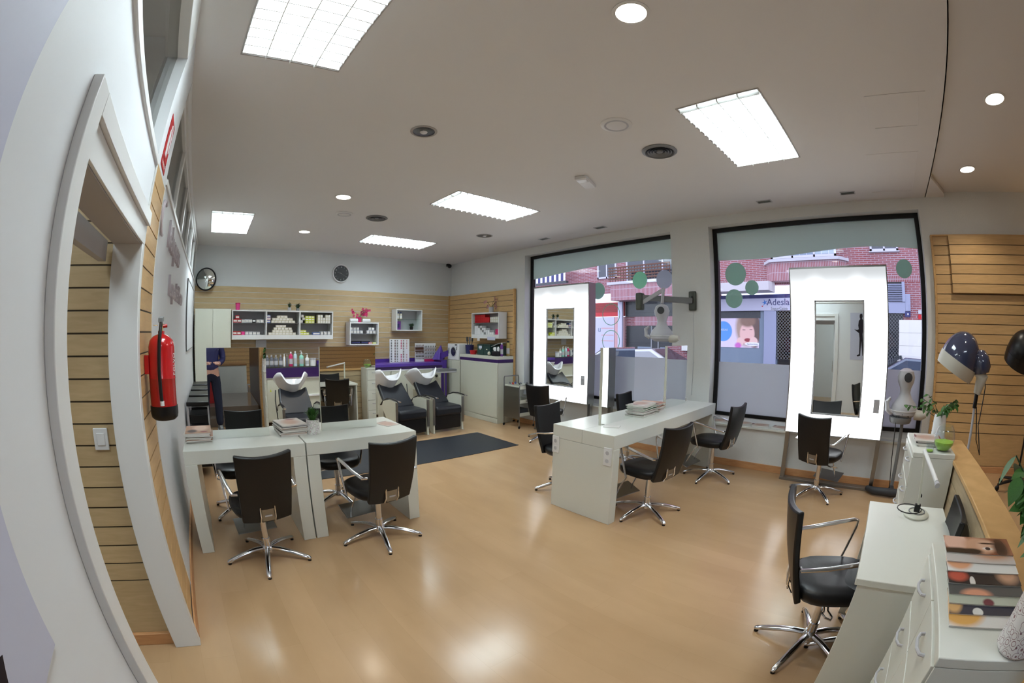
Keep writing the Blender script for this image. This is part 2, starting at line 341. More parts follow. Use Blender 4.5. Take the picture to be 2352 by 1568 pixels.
# ================================================================ room shell
PI = math.pi
def slatwall(parent, axis, pos, a0, a1, grooves, ztop, zbot, side, mt, seg=None):
    """slats (parts) with recessed metal grooves; axis 'x' = runs along x at y=pos. side = direction the face looks (+1/-1)"""
    t = 0.014; g = 0.008; zs = [ztop] + sorted(grooves, reverse=True) + [zbot]
    b = B(); q = pos - side * t; e = pos - side * (t * 0.35)
    lo, hi = min(q, e), max(q, e)
    if axis == 'x': b.box(a0, a1, lo - 0.01 if side > 0 else lo, hi if side > 0 else hi + 0.01, zbot, ztop)
    else: b.box(lo - 0.01 if side > 0 else lo, hi if side > 0 else hi + 0.01, a0, a1, zbot, ztop)
    b.build('groove_channel', 'groove', parent)
    cache = {}
    segs = seg or [(a0, a1)]
    for (s0, s1) in segs:
        for i in range(len(zs) - 1):
            z1 = zs[i] - (g / 2 if i else 0); z0 = zs[i + 1] + (g / 2 if i < len(zs) - 2 else 0); h = round(z1 - z0, 3); key = (s0, s1, h)
            loc = ((s0 + s1) / 2, pos - side * t / 2, (z0 + z1) / 2) if axis == 'x' else (pos - side * t / 2, (s0 + s1) / 2, (z0 + z1) / 2)
            if key in cache: share(cache[key], loc)
            else:
                L_ = (s1 - s0) / 2 - 0.0008; bb = B()
                if axis == 'x': bb.box(-L_, L_, -t / 2, t / 2, -h / 2, h / 2)
                else: bb.box(-t / 2, t / 2, -L_, L_, -h / 2, h / 2)
                cache[key] = bb.build('slat', mt, parent, loc=loc)
XL, XW, XG = -0.385, 5.05, 5.22     # left wall face, window wall face, window plane
YB = 7.97
# floor
struct('floor', B().box(-2.8, 5.3, -4.4, 8.2, -0.06, 0.0), 'maple_floor')
# ceiling with recesses for the light troffers
def grid_plate(x0, x1, y0, y1, z0, z1, holes):
    xs = sorted({x0, x1, *[h[0] for h in holes], *[h[1] for h in holes]}); ys = sorted({y0, y1, *[h[2] for h in holes], *[h[3] for h in holes]}); b = B()
    for i in range(len(xs) - 1):
        for j in range(len(ys) - 1):
            mx, my = (xs[i] + xs[i + 1]) / 2, (ys[j] + ys[j + 1]) / 2
            if any(h[0] < mx < h[1] and h[2] < my < h[3] for h in holes): continue
            b.box(xs[i], xs[i + 1], ys[j], ys[j + 1], z0, z1)
    return b
holes = [((x - (0.6 if r else 0.3)), (x + (0.6 if r else 0.3)), (y - (0.3 if r else 0.6)), (y + (0.3 if r else 0.6))) for x, y, r in TROFFERS]
cb = grid_plate(-2.8, 5.3, -0.8, 8.2, CEIL, CEIL + 0.02, [h for h in holes if h[2] > -0.8])
struct('ceiling', cb, 'ceiling_paint')
c2 = grid_plate(-2.8, 5.3, -4.4, -0.8, 3.165, 3.185, [holes[-1]])
raised = struct('ceiling_raised', c2, 'ceiling_paint')
struct('trim_1', B().prism([(-2.8, -0.8), (-2.8, -0.79), (5.06, -0.79), (5.06, -1.06), (4.95, -1.04), (4.41, -0.8)], CEIL, 3.166), 'ceiling_paint')
# other room / rear walls (seen in mirrors and through the clerestory)
wrr = struct('wall_rear', B().box(-2.8, 5.3, -4.5, -4.4, 0, 3.3), 'wall_paint')
slatwall(wrr, 'x', -4.385, -0.38, 5.0, [round(2.5 - 0.1 * k, 2) for k in range(22)], 2.6, 0.3, 1, 'slat_y')
struct('wall_far_left', B().box(-2.9, -2.8, -4.4, 8.2, 0, 3.3), 'wall_paint')
struct('wall_side_room', B().box(-2.8, -0.535, 8.0, 8.1, 0, 3.3), 'wall_paint')
# back wall
wb = struct('wall_back', B().box(XL - 0.02, 5.3, YB, YB + 0.1, 0, CEIL), 'wall_paint')
GR = [round(2.3 - 0.1 * k, 2) for k in range(23)]
slatwall(wb, 'x', YB - 0.004, XL, XW - 0.05, GR[:22], 2.40, 0.09, -1, 'slat_x', seg=[(-0.385, 2.06), (2.06, 3.55), (3.55, 5.0)])
struct('trim_2', B().box(4.965, 5.0, YB - 0.035, YB - 0.018, 0.1, 2.405), 'beech', bevel=0.002)
# window wall (right): pillar surfaces, sill walls, lintel; openings recessed
W1 = (2.66, 5.56); W2 = (-0.68, 2.09); SILL = 0.50; HEAD = 2.985
wr = B(); wr.box(XW, 5.32, 5.56, 8.07, 0, CEIL); wr.box(XW, 5.32, 2.09, 2.66, 0, CEIL); wr.box(XW, 5.32, -4.4, -0.68, 0, 3.2)
wr.box(XW, 5.32, -0.68, 2.09, HEAD, CEIL); wr.box(XW, 5.32, 2.66, 5.56, HEAD, CEIL); wr.box(XW, 5.32, -0.68, 2.09, 0, SILL); wr.box(XW, 5.32, 2.66, 5.56, 0, SILL)
wr_o = struct('wall_right', wr, 'wall_rough')
slatwall(wr_o, 'y', 5.0, 5.80, YB - 0.02, GR[:22], 2.40, 0.09, -1, 'slat_y')
B().box(5.012, XW, 5.79, YB, 0.0, 2.395).build('slat_backing', 'dark_grey', wr_o)
B().box(4.985, 5.03, 5.765, 5.80, 0.02, 2.405).build('corner_post', 'beech', wr_o, bevel=0.003)
slatwall(wr_o, 'y', 5.0, -4.3, -0.80, [round(2.575 - 0.1 * k, 3) for k in range(20)], 2.675, 0.335, -1, 'slat_y')
B().box(5.012, XW, -4.3, -0.80, 0.27, 2.672).build('slat_backing', 'brown', wr_o)
for z, a, b_ in [(2.3, 3.22, 3.52), (2.2, 3.22, 3.52), (2.1, 3.22, 3.52), (2.0, 3.24, 3.44), (1.9, 3.24, 3.44), (1.8, 3.24, 3.44), (1.7, 3.24, 3.44), (1.6, 3.22, 3.70), (1.5, 3.22, 3.70), (1.4, 3.22, 3.34)]:  # bright reflections of the metal groove inserts, painted as white strips
    B().box(a, b_, YB - 0.017, YB - 0.0145, z - 0.003, z + 0.003).build('insert_glint', 'trim_white', wb)
B().box(4.985, 5.05, -0.80, -0.775, 0.27, 2.69).build('end_post', 'beech', wr_o, bevel=0.003)
B().box(4.985, 5.05, -4.3, -0.80, 2.675, 2.69).build('cap_strip', 'beech', wr_o, bevel=0.002)
# slat-faced header, slightly proud of the slat wall
hdr = wr_o
slatwall(hdr, 'y', 4.955, -4.3, -1.0, [2.575, 2.475, 2.375, 2.275, 2.175], 2.672, 2.085, -1, 'slat_y')
B().box(4.979, 4.986, -4.3, -1.0, 2.083, 2.672).build('header_core', 'beech', hdr)
struct('baseboard_right', B().box(XW - 0.015, XW, -0.8, 5.77, 0, 0.085), 'beech_base', bevel=0.003)
struct('baseboard_platform', B().box(4.97, 4.986, -4.3, -0.8, 0.27, 0.335), 'beech_base', bevel=0.003)
for nm, (a, b_) in (('trim_3', W1), ('trim_4', W2)):
    struct(nm, B().box(XW - 0.035, 5.26, a + 0.001, b_ - 0.001, SILL, SILL + 0.025), 'laminate', bevel=0.004)
def window(name, y0, y1, left_open=False):
    t = 0.055; z0, z1 = SILL + 0.10, HEAD - 0.002; b = B()
    b.box(XG - 0.03, XG + 0.04, y0, y1, z1 - t, z1); b.box(XG - 0.03, XG + 0.04, y0, y1, z0, z0 + t * 0.8)
    w = b.build(name, 'frame_black', kind='structure')
    B().box(XG - 0.03, XG + 0.04, y1 - t, y1, z0 + t * 0.8, z1 - t).build('frame_stile', 'frame_black', w)
    if not left_open: B().box(XG - 0.03, XG + 0.04, y0, y0 + t, z0 + t * 0.8, z1 - t).build('frame_stile', 'frame_black', w)
    B().box(XG, XG + 0.012, y0 + (0.0 if left_open else t), y1 - t, z0 + t * 0.8, z1 - t).build('pane', 'glass', w)
    B().box(XG - 0.02, XG + 0.04, y0, y1, SILL + 0.025, z0).build('lower_rail', 'panel_white', w)
    return w
w1 = window('window_1', W1[0], W1[1], True); w2 = window('window_2', W2[0], W2[1])
def film(win, y0, y1, top, m, zl=None):
    """frosted film stuck on the room side of the pane; wavy lower edge"""
    n = 24; b = B()
    pts = [(y0 + (y1 - y0) * i / n, top(i / n)) for i in range(n + 1)] + [(y1, HEAD - 0.058), (y0, HEAD - 0.058)]
    b.prism(pts, XG - 0.004, XG - 0.001, 'x'); b.build('frosted_band', m, win)
film(w1, W1[0], W1[1] - 0.055, lambda u: 2.64 + 0.045 * math.sin(PI * (1.25 * u + 0.02)) - 0.04 * u, 'frost_top')
film(w2, W2[0] + 0.055, W2[1] - 0.055, lambda u: 2.585 + 0.05 * math.sin(2 * PI * u * 0.9) * (1 - 0.4 * u), 'frost_top')
B().box(XG - 0.004, XG - 0.001, W1[0], W1[1] - 0.055, 0.64, 1.285).build('frosted_screen', 'frost_low', w1)
B().box(XG - 0.004, XG - 0.001, W2[0] + 0.055, W2[1] - 0.055, 0.64, 1.275).build('frosted_screen', 'frost_low', w2)
for win, y, z, r, m in ((w2, 1.80, 2.38, 0.145, 'film_green'), (w2, 1.58, 2.2, 0.092, 'film_green'), (w2, 1.83, 2.07, 0.118, 'film_green'), (w2, -0.42, 2.37, 0.105, 'film_green'),
                        (w1, 3.28, 2.385, 0.125, 'film_light'), (w1, 2.87, 2.37, 0.132, 'film_grey'), (w1, 4.05, 2.27, 0.13, 'film_green')):
    B().lathe([(0.0, -0.0045), (r, -0.0045), (r, -0.0015), (0, -0.0015)], (XG, y, z), 40, 'x').build('film_disc', m, win)
rg = B(); rg.lathe([(0.155, -0.004), (0.165, -0.004), (0.165, -0.0015), (0.155, -0.0015), (0.155, -0.004)], (XG, 3.80, 1.90), 40, 'x'); rg.build('film_ring', 'film_light', w1)
rg = B(); rg.lathe([(0.155, -0.004), (0.165, -0.004), (0.165, -0.0015), (0.155, -0.0015), (0.155, -0.004)], (XG, 3.80, 1.50), 40, 'x'); rg.build('film_ring', 'film_light', w1)
# left wall : door wall, slat strip, letter wall
DY0, DY1, DZ = 0.95, 2.0, 1.98
wl = B(); XI = -0.515
wl.box(XI, XL, -4.4, 0.95, 0, 2.36); wl.box(XI, XL, 0.95, 2.0, DZ, 2.36); wl.box(XI, XL, 2.0, 2.05, 0, 2.36)
wl_o = struct('wall_left', wl, 'panel_white')
B().box(XI - 0.01, XL + 0.012, -4.4, 2.055, 2.36, 2.395).build('top_rail', 'trim_white', wl_o, bevel=0.004)
wl2 = B(); wl2.box(XI, XL - 0.016, 2.05, 2.55, 0, 2.395); wl2.box(XI, XL, 2.55, YB, 0, 2.42)
wl2_o = struct('wall_left_rear', wl2, 'panel_white')
slatwall(wl2_o, 'y', XL, 2.10, 2.53, GR[:22], 2.395, 0.09, 1, 'slat_y')
B().box(XL - 0.018, XL + 0.004, 2.53, 2.552, 0.0, 2.41).build('edge_strip', 'trim_white', wl2_o)
B().box(XL - 0.018, XL + 0.003, 2.055, 2.10, 0.0, 2.41).build('edge_strip', 'trim_white', wl2_o)
B().box(XI, XL + 0.012, 2.53, YB, 2.42, 2.455).build('ledge', 'trim_white', wl2_o, bevel=0.003)
struct('baseboard_left', B().box(XL, XL + 0.012, 2.06, YB, 0, 0.075), 'beech_base', bevel=0.003)
gl_ = B().box(-0.455, -0.445, -0.79, 2.045, 2.396, 2.964).build('window_9', 'glass_dim', kind='structure')
# box post that carries the extinguisher sign, ceiling beam, clerestory
po = struct('wall_post', B().box(-0.475, XL, 2.05, 2.53, 2.396, CEIL), 'panel_white')
struct('trim_5', B().box(-0.52, XL, -0.79, 2.05, 2.965, CEIL), 'trim_white', bevel=0.003)
struct('trim_6', B().box(-0.45, XL + 0.004, 2.53, YB, 3.02, CEIL), 'trim_white', bevel=0.003)
ny = 6; ys_ = [2.53 + (YB - 2.53) * i / ny for i in range(ny + 1)]
for i in range(ny):
    cw = B().box(-0.46, -0.40, ys_[i], ys_[i] + 0.05, 2.455, 3.02).build('window_%d' % (3 + i), 'trim_white', kind='structure', bevel=0.002)
    B().box(-0.46, -0.40, ys_[i + 1] - 0.05, ys_[i + 1], 2.455, 3.02).build('frame_stile', 'trim_white', cw)
    B().box(-0.46, -0.40, ys_[i] + 0.05, ys_[i + 1] - 0.05, 2.455, 2.50).build('frame_rail', 'trim_white', cw)
    B().box(-0.46, -0.40, ys_[i] + 0.05, ys_[i + 1] - 0.05, 2.975, 3.02).build('frame_rail', 'trim_white', cw)
    B().box(-0.435, -0.425, ys_[i] + 0.05, ys_[i + 1] - 0.05, 2.50, 2.975).build('pane', 'glass_dim', cw)
# door casing, jamb, sliding leaf with handle
dr = B(); dr.box(XL, XL + 0.028, 0.865, 0.95, 0, 2.13)
door = struct('door_1', dr, 'trim_white', bevel=0.003)
B().box(XL, XL + 0.012, 0.951, 2.055, DZ, 2.069).build('header_casing', 'trim_white', door, bevel=0.002)
B().box(XL, XL + 0.028, 0.951, 2.055, 2.07, 2.13).build('header_cap', 'trim_white', door, bevel=0.002)
B().box(XI - 0.012, XL + 0.012, 1.992, 2.054, 0, DZ).build('jamb', 'trim_white', door, bevel=0.003)
B().box(XI - 0.012, XL, 0.95, 2.0, DZ - 0.004, DZ + 0.006).build('soffit', 'trim_grey', door)
B().box(-0.60, -0.56, 0.97, 2.0, 1.90, 1.99).build('sliding_track', 'trim_grey', door)
B().box(-0.585, -0.545, 0.15, 0.99, 0.01, 1.93).build('door_leaf', 'panel_white', door, bevel=0.003)
hp = [(-0.545, 1.0, 1.10), (-0.50, 1.0, 1.10)] + [(-0.50 + 0.035 * math.sin(PI * k / 8), 1.0, 1.10 - 0.23 * k / 8) for k in range(1, 8)] + [(-0.50, 1.0, 0.87), (-0.545, 1.0, 0.87)]
hp = [(x, y + 0.0, z) for x, y, z in hp]
B().tube(hp, 0.008, 8).build('door_handle', 'chrome', door, smooth=True)
# slat wall seen through the door
ws = struct('wall_door_room', B().box(-2.8, XI - 0.012, 2.07, 2.15, 0, 3.11), 'wall_paint')
slatwall(ws, 'x', 2.055, -2.7, XI - 0.02, [round(2.19 - 0.0992 * k, 4) for k in range(19)], 2.39, 0.06, -1, 'slat_x')
struct('baseboard_door_room', B().box(-2.7, XI - 0.012, 2.03, 2.055, 0, 0.075), 'beech_base', bevel=0.003)
# low beech partition and raised entrance platform
pt = struct('trim_7', B().box(0.9, 3.30, -0.785, -0.665, 0, 0.905), 'dark_grey')
for k in range(9):
    z0 = 0.005 + k * 0.1
    B().box(0.9, 3.30, -0.665, -0.655, z0, z0 + 0.094).build('board', 'beech_grey', pt)
for k in range(9):
    z0 = 0.005 + k * 0.1
    B().box(0.9, 3.30, -0.795, -0.785, z0, z0 + 0.094).build('board', 'slat_x', pt)
B().box(0.87, 3.33, -0.815, -0.635, 0.905, 0.93).build('cap_board', 'beech', pt, bevel=0.004)
struct('trim_8', B().box(0.83, 0.90, -0.82, -0.64, 0.0, 1.34), 'beech', bevel=0.004)
pf = struct('floor_platform', B().box(0.9, 4.985, -4.4, -0.82, 0.0, 0.27), 'maple_floor')
struct('floor_granite', B().box(-0.38, 0.82, -2.8, -1.05, 0.0, 0.30).box(-0.38, 0.82, -1.05, -0.78, 0.0, 0.15), 'granite', bevel=0.004)
struct('door_2', B().box(0.83, 0.88, -2.8, -0.83, 0.30, 2.3), 'dark_red_door')
# faint crack line and ceiling access panels
def frame_ring(x0, x1, y0, y1, w, z0, z1):
    b = B(); b.box(x0, x1, y0, y0 + w, z0, z1); b.box(x0, x1, y1 - w, y1, z0, z1); b.box(x0, x0 + w, y0 + w, y1 - w, z0, z1); b.box(x1 - w, x1, y0 + w, y1 - w, z0, z1); return b
# ================================================================ ceiling fittings
def troffer(x, y, rot, label):
    t = thing('ceiling_light', label, 'ceiling light', (x, y, CEIL), PI / 2 if rot else 0.0)
    b = B(); h = 0.075; a, c = 0.298, 0.598
    b.box(-a, a, -c, c, h, h + 0.004); b.box(-a, -a + 0.004, -c, c, 0, h); b.box(a - 0.004, a, -c, c, 0, h); b.box(-a, a, -c, -c + 0.004, 0, h); b.box(-a, a, c - 0.004, c, 0, h)
    b.build('housing', 'white', t)
    f = B()
    for s in (-1, 1):
        f.box(s * 0.298 if s > 0 else -0.308, 0.308 if s > 0 else -0.298, -0.608, 0.608, -0.004, 0.002); f.box(-0.298, 0.298, s * 0.598 if s > 0 else -0.608, 0.608 if s > 0 else -0.598, -0.004, 0.002)
    f.build('frame', 'trim_grey', t)
    tb = None
    for k in range(4):
        xx = -0.225 + 0.15 * k
        if tb is None: tb = B().tube([(0, -0.55, 0.055), (0, 0.55, 0.055)], 0.013, 10).build('fluorescent_tube', 'tube_on', t, loc=(xx, 0, 0), smooth=True)
        else: share(tb, (xx, 0, 0), t)
    lb = None
    for k in range(3):
        xx = -0.15 + 0.15 * k
        if lb is None: lb = B().prism([(-0.003, -0.024), (0.003, -0.024), (0.008, 0.018), (-0.008, 0.018)], -0.595, 0.595, 'y').build('louver_blade', 'louver', t, loc=(xx, 0, 0))
        else: share(lb, (xx, 0, 0), t)
    cbd = None
    for k in range(15):
        yy = -0.56 + 0.08 * k
        if cbd is None: cbd = B().prism([(-0.003, -0.022), (0.003, -0.022), (0.009, 0.018), (-0.009, 0.018)], -0.296, 0.296, 'x').build('cross_louver', 'louver', t, loc=(0, yy, 0))
        else: share(cbd, (0, yy, 0), t)
    return t
TL = ['recessed louvred ceiling light cut by the top of the picture near the door wall', 'recessed louvred ceiling light nearest the big shop windows, seen large',
      'recessed louvred ceiling light above the long white styling desk', 'flat louvred ceiling light in front of the wall clock', 'small-looking louvred ceiling light in the far corner above the round mirror']
for (x, y, r), lb_ in zip(TROFFERS[:5], TL): troffer(x, y, r, lb_)
def downlight(x, y, z, r, on, label, group=None):
    t = thing('downlight', label, 'downlight', (x, y, z), 0, group)
    B().lathe([(r, 0.0), (r + 0.018, 0.0), (r + 0.018, -0.004), (r, -0.006), (r, 0.0)], seg=36).build('rim', 'trim_grey' if not on else 'trim_white', t, smooth=True)
    if on: B().lathe([(0, -0.003), (r, -0.003), (r, -0.001), (0, -0.001)], seg=36).build('bulb', 'down_on', t, smooth=True)
    else:
        B().lathe([(0, 0.03 - 0.034), (r * 0.35, -0.006), (r, -0.002), (r, 0.0), (0, 0.0)], seg=36).build('reflector', 'down_off', t, smooth=True)
        B().ball((0, 0, -0.008), 0.03, 0.03, 0.012, 12, 6).build('bulb', 'ceramic', t, smooth=True)
    return t
downlight(1.40, 0.80, CEIL, 0.075, True, 'lit round downlight at the top edge of the picture, largest of them')
downlight(1.37, 4.52, CEIL, 0.085, True, 'lit round downlight in the middle of the ceiling beside a round air vent')
downlight(1.35, 6.41, CEIL, 0.085, True, 'lit round downlight nearest the wall clock')
downlight(2.95, -1.28, 3.165, 0.085, True, 'lit round downlight on the raised ceiling at the upper right corner')
downlight(4.34, -1.25, 3.165, 0.085, True, 'lit round downlight on the raised ceiling above the slatted wall')
downlight(1.37, 2.64, CEIL, 0.085, False, 'unlit round downlight with a silvery reflector between two rows of lights')
downlight(3.89, 5.22, CEIL, 0.11, False, 'unlit round downlight near the corner of the shop window')
def diffuser(x, y, label):
    t = thing('air_vent', label, 'air vent', (x, y, CEIL))
    B().lathe([(0.115, 0), (0.145, 0), (0.15, -0.006), (0.125, -0.018), (0.115, 0)], seg=40).build('outer_ring', 'mid_grey', t, smooth=True)
    B().lathe([(0, -0.001), (0.118, -0.001), (0.118, -0.003), (0, -0.003)], seg=40).build('dark_core', 'frame_black', t)
    for r in (0.095, 0.072, 0.049):
        B().lathe([(r - 0.002, -0.002), (r + 0.006, -0.012), (r + 0.010, -0.014), (r + 0.002, -0.002), (r - 0.002, -0.002)], seg=40).build('ring', 'mid_grey', t, smooth=True)
    B().lathe([(0.0, -0.016), (0.026, -0.012), (0.03, -0.003), (0, -0.002)], seg=30).build('hub', 'mid_grey', t, smooth=True)
diffuser(2.94, 1.59, 'round ringed air vent beside the large louvred light'); diffuser(2.07, 5.19, 'round ringed air vent further back, by a lit downlight')
def speaker(x, y, label):
    t = thing('ceiling_speaker', label, 'speaker', (x, y, CEIL))
    B().lathe([(0, -0.012), (0.095, -0.012), (0.115, -0.006), (0.118, 0), (0, 0)], seg=40).build('grille', 'trim_white', t, smooth=True)
    B().lathe([(0.075, -0.0135), (0.09, -0.0135), (0.09, -0.011), (0.075, -0.011), (0.075, -0.0135)], seg=40).build('ring', 'light_grey', t)
speaker(2.34, 1.60, 'flat white round ceiling speaker left of the large ringed vent'); speaker(1.61, 5.20, 'flat white round ceiling speaker left of the far ringed vent')
t = thing('emergency_light', 'white emergency light box on the ceiling in front of the first window', 'emergency light', (3.12, 2.55, CEIL), math.radians(20))
B().box(-0.15, 0.15, -0.06, 0.06, -0.035, 0).build('body', 'white', t, bevel=0.006); B().box(-0.13, -0.05, -0.05, 0.05, -0.039, -0.034).build('lens', 'ceramic', t)
for y, lb_ in ((0.18, 'small rectangular ceiling grille nearest the right end of the windows'), (1.2, 'small rectangular ceiling grille above the left edge of the right window'), (3.61, 'small rectangular ceiling grille above the middle of the left window'), (4.74, 'small rectangular ceiling grille above the left end of the left window')):
    t = thing('ceiling_grille', lb_, 'vent', (4.72, y, CEIL))
    frame_ring(-0.05, 0.05, -0.09, 0.09, 0.012, -0.006, 0).build('frame', 'light_grey', t); B().box(-0.04, 0.04, -0.08, 0.08, -0.002, 0.0).build('mesh_plate', 'gunmetal', t)
for (x0, x1, y0, y1) in ((2.72, 3.27, -0.64, -0.17), (3.72, 4.78, -0.62, -0.10)):
    p = struct('trim_9' if x0 < 3 else 'trim_10', frame_ring(x0, x1, y0, y1, 0.05 if x0 < 3 else 0.012, CEIL - 0.003, CEIL), 'ceiling_paint')
t = thing('security_camera', 'small black dome camera where the back wall meets the ceiling corner', 'camera', (4.93, 7.88, 3.06))
B().box(-0.03, 0.03, 0.03, 0.09, 0.0, 0.055).build('bracket', 'frame_black', t); B().ball((0, 0.0, 0.0), 0.045, 0.05, 0.045).build('dome', 'black_plastic', t, smooth=True)
B().lathe([(0, -0.055), (0.018, -0.055), (0.018, -0.04), (0, -0.04)], seg=12, axis='y').build('lens', 'car_glass', t)
# ================================================================ styling chair
def styling_chair():
    t = thing('styling_chair', 'x', 'chair', group='black salon styling chairs')
    def back(u, v):
        s = 2 * u - 1; w = 0.180 + 0.018 * v
        return (s * w, -0.195 - 0.135 * v - 0.02 * math.sin(PI * v) + 0.028 * s * s * v, 0.385 + 0.465 * v + 0.022 * s * s * v - (0.02 * (1 - s * s)) * (1 - v))
    B().sheet(back, 12, 14, 0.034).build('backrest', 'leather', t, smooth=True, bevel=0.008, ang=60)
    def st(u, v):
        a = u * 2 * PI; r = v; c, s = math.cos(a), math.sin(a); k = (abs(c) ** 3.2 + abs(s) ** 3.2) ** (-1 / 3.2)
        return (c * k * r * 0.215, s * k * r * 0.235 + 0.025, 0)
    n = 32; vs = []; rings = [(0.0, 0.395), (0.6, 0.378), (0.93, 0.392), (1.0, 0.42), (0.985, 0.452), (0.9, 0.466), (0.5, 0.462), (0.0, 0.458)]
    for r, z in rings:
        for k in range(n):
            p = st(k / n, r); vs.append((p[0], p[1], z + 0.012 * (p[1] / 0.235) ** 2 * (1 if p[1] < 0 else -0.4)))
    fs = [(i * n + k, i * n + (k + 1) % n, (i + 1) * n + (k + 1) % n, (i + 1) * n + k) for i in range(len(rings) - 1) for k in range(n)]
    B().add(vs, fs).build('seat', 'leather', t, smooth=True, ang=80)
    for s in (-1, 1):
        pts = [(s * 0.19, -0.225, 0.600), (s * 0.225, -0.222, 0.603), (s * 0.236, -0.10, 0.622), (s * 0.242, 0.02, 0.645), (s * 0.243, 0.125, 0.662), (s * 0.243, 0.150, 0.657), (s * 0.240, 0.148, 0.630), (s * 0.232, 0.115, 0.50), (s * 0.222, 0.08, 0.375)]
        B().tube(pts, [0.010, 0.013, 0.015, 0.015, 0.014, 0.012, 0.011, 0.010, 0.008], 8, 0.75).build('armrest', 'chrome', t, smooth=True)
    u = [(-0.052, -0.205, 0.375), (-0.052, -0.236, 0.42), (-0.052, -0.240, 0.50), (-0.035, -0.243, 0.522), (0.035, -0.243, 0.522), (0.052, -0.240, 0.50), (0.052, -0.236, 0.42), (0.052, -0.205, 0.375)]
    B().tube(u, 0.006, 6).build('back_bracket', 'chrome', t, smooth=True)
    pl = B().obox((0, -0.234, 0.45), (0.044, 0, 0), (0, 0.003, 0), (0, -0.004, 0.058)).build('maker_plate', 'steel', t)
    B().obox((0, -0.2385, 0.43), (0.026, 0, 0), (0, 0.0006, 0), (0, -0.0008, 0.006)).build('engraved_line', 'light_grey', pl)
    B().tube([(0, 0, 0.08), (0, 0, 0.385)], 0.024, 16).tube([(0, 0, 0.075), (0, 0, 0.16)], 0.031, 16).build('gas_column', 'chrome', t, smooth=True)
    B().box(-0.07, 0.07, -0.09, 0.09, 0.365, 0.385).build('seat_plate', 'black_plastic', t)
    B().lathe([(0.0, 0.105), (0.034, 0.102), (0.046, 0.085), (0.046, 0.055), (0.0, 0.05)], seg=20).build('hub', 'chrome', t, smooth=True)
    lg = None
    for k in range(5):
        a = math.radians(252 + 72 * k)
        if lg is None:
            lg = B().tube([(0.03, 0, 0.080), (0.10, 0, 0.078), (0.19, 0, 0.062), (0.27, 0, 0.040), (0.318, 0, 0.024), (0.332, 0, 0.018)], [0.020, 0.021, 0.020, 0.019, 0.018, 0.010], 10, 0.8).build('leg', 'chrome', t, smooth=True, rot=(0, 0, a))
            gl = B().lathe([(0.0, 0.0), (0.014, 0.0), (0.014, 0.012), (0.0, 0.014)], (0.318, 0, 0), 12).build('glide', 'black_plastic', lg, smooth=True)
        else:
            l2 = share(lg, (0, 0, 0), t, (0, 0, a)); share(gl, (0, 0, 0), l2)
    B().tube([(0.03, 0, 0.345), (0.10, -0.01, 0.335), (0.145, -0.015, 0.325), (0.185, -0.035, 0.345), (0.215, -0.02, 0.34), (0.215, 0.015, 0.325), (0.18, 0.03, 0.318), (0.13, 0.01, 0.322), (0.03, 0.02, 0.342)], 0.0055, 6).build('pump_lever', 'chrome', t, smooth=True)
    fr = B()
    for s in (-1, 1): fr.tube([(s * 0.07, 0.14, 0.375), (s * 0.08, 0.19, 0.34), (s * 0.09, 0.27, 0.20), (s * 0.10, 0.30, 0.13)], 0.007, 6)
    ft = fr.build('footrest_arm', 'chrome', t, smooth=True)
    B().obox((0, 0.325, 0.135), (0.165, 0, 0), (0, 0.085, 0.03), (0, -0.001, 0.003)).build('footrest', 'steel', t, bevel=0.002)
    return t
proto = styling_chair()
CH = [((0.23, 2.91), 7.5, 'black styling chair seen from behind at the white desk beside the left wall', True), ((1.15, 2.91), 7, 'black styling chair seen from behind at the second white desk, chrome base in the open', True),
      ((3.18, 1.83), -10, 'black styling chair in profile at the near corner of the long white desk', True), ((4.50, 1.76), -6, 'black styling chair at the far end of the long desk, by the window sill', True),
      ((4.52, 0.48), -107, 'black styling chair facing the glowing mirror panel of the right window', True), ((4.495, 4.42), -76, 'black styling chair facing the glowing mirror panel of the left window', False),
      ((3.16, 2.80), 184, 'black styling chair half hidden behind the socket end of the long desk', False), ((4.33, 2.85), 170, 'black styling chair mostly hidden behind the long desk, only its base seen under it', False),
      ((2.07, 0.02), 198, 'large black styling chair seen from the side in front of the manicure table', False), ((0.15, 3.85), 180, 'black styling chair hidden behind the left white desk, seen between its legs', False),
      ((1.10, 3.80), 175, 'black styling chair hidden behind the second white desk, seen between its legs', False), ((2.12, -0.30), -4, 'black chair back squeezed between manicure table and beech partition', False)]
for i, (p, a, lb_, _) in enumerate(CH):
    if i == 0: proto.location = (*p, 0); proto.rotation_euler = (0, 0, math.radians(a)); proto['label'] = lb_; c = proto
    else: c = dup(proto, (*p, 0), math.radians(a), lb_)
    if i in (6, 7, 8, 9, 10, 11):
        for ch in list(c.children):
            if ch.name.split('.')[0] in (('footrest', 'footrest_arm') if i < 11 else ('footrest', 'footrest_arm', 'pump_lever')): bpy.data.objects.remove(ch)
# ================================================================ white desks with mirrors
for x0, x1, nm in ((-0.29, 0.655, 'white styling desk with square legs against the left wall'), (0.665, 1.605, 'white styling desk with square legs, right one of the joined pair')):
    t = thing('styling_desk', nm, 'desk', (x0, 3.08, 0), 0, 'pair of white styling desks'); w = x1 - x0
    B().box(0, w, 0, 0.68, 0.69, 0.79).build('desk_top', 'laminate', t, bevel=0.003)
    for a in (0, w - 0.1): B().box(a, a + 0.1, 0, 0.68, 0, 0.689).build('leg_panel', 'laminate', t, bevel=0.003)
def desk_mirror(x0, x1, y, label, frame='cream'):
    t = thing('desk_mirror', label, 'mirror', ((x0 + x1) / 2, y, 0.791)); w = (x1 - x0) / 2
    B().box(-w, w, -0.012, 0.012, 0, 0.69).build('core_board', frame, t)
    for s in (-1, 1): B().box(-w, w, s * 0.0125 if s > 0 else -0.0165, 0.0165 if s > 0 else -0.0125, 0, 0.69).build('mirror_glass', 'mirror', t)
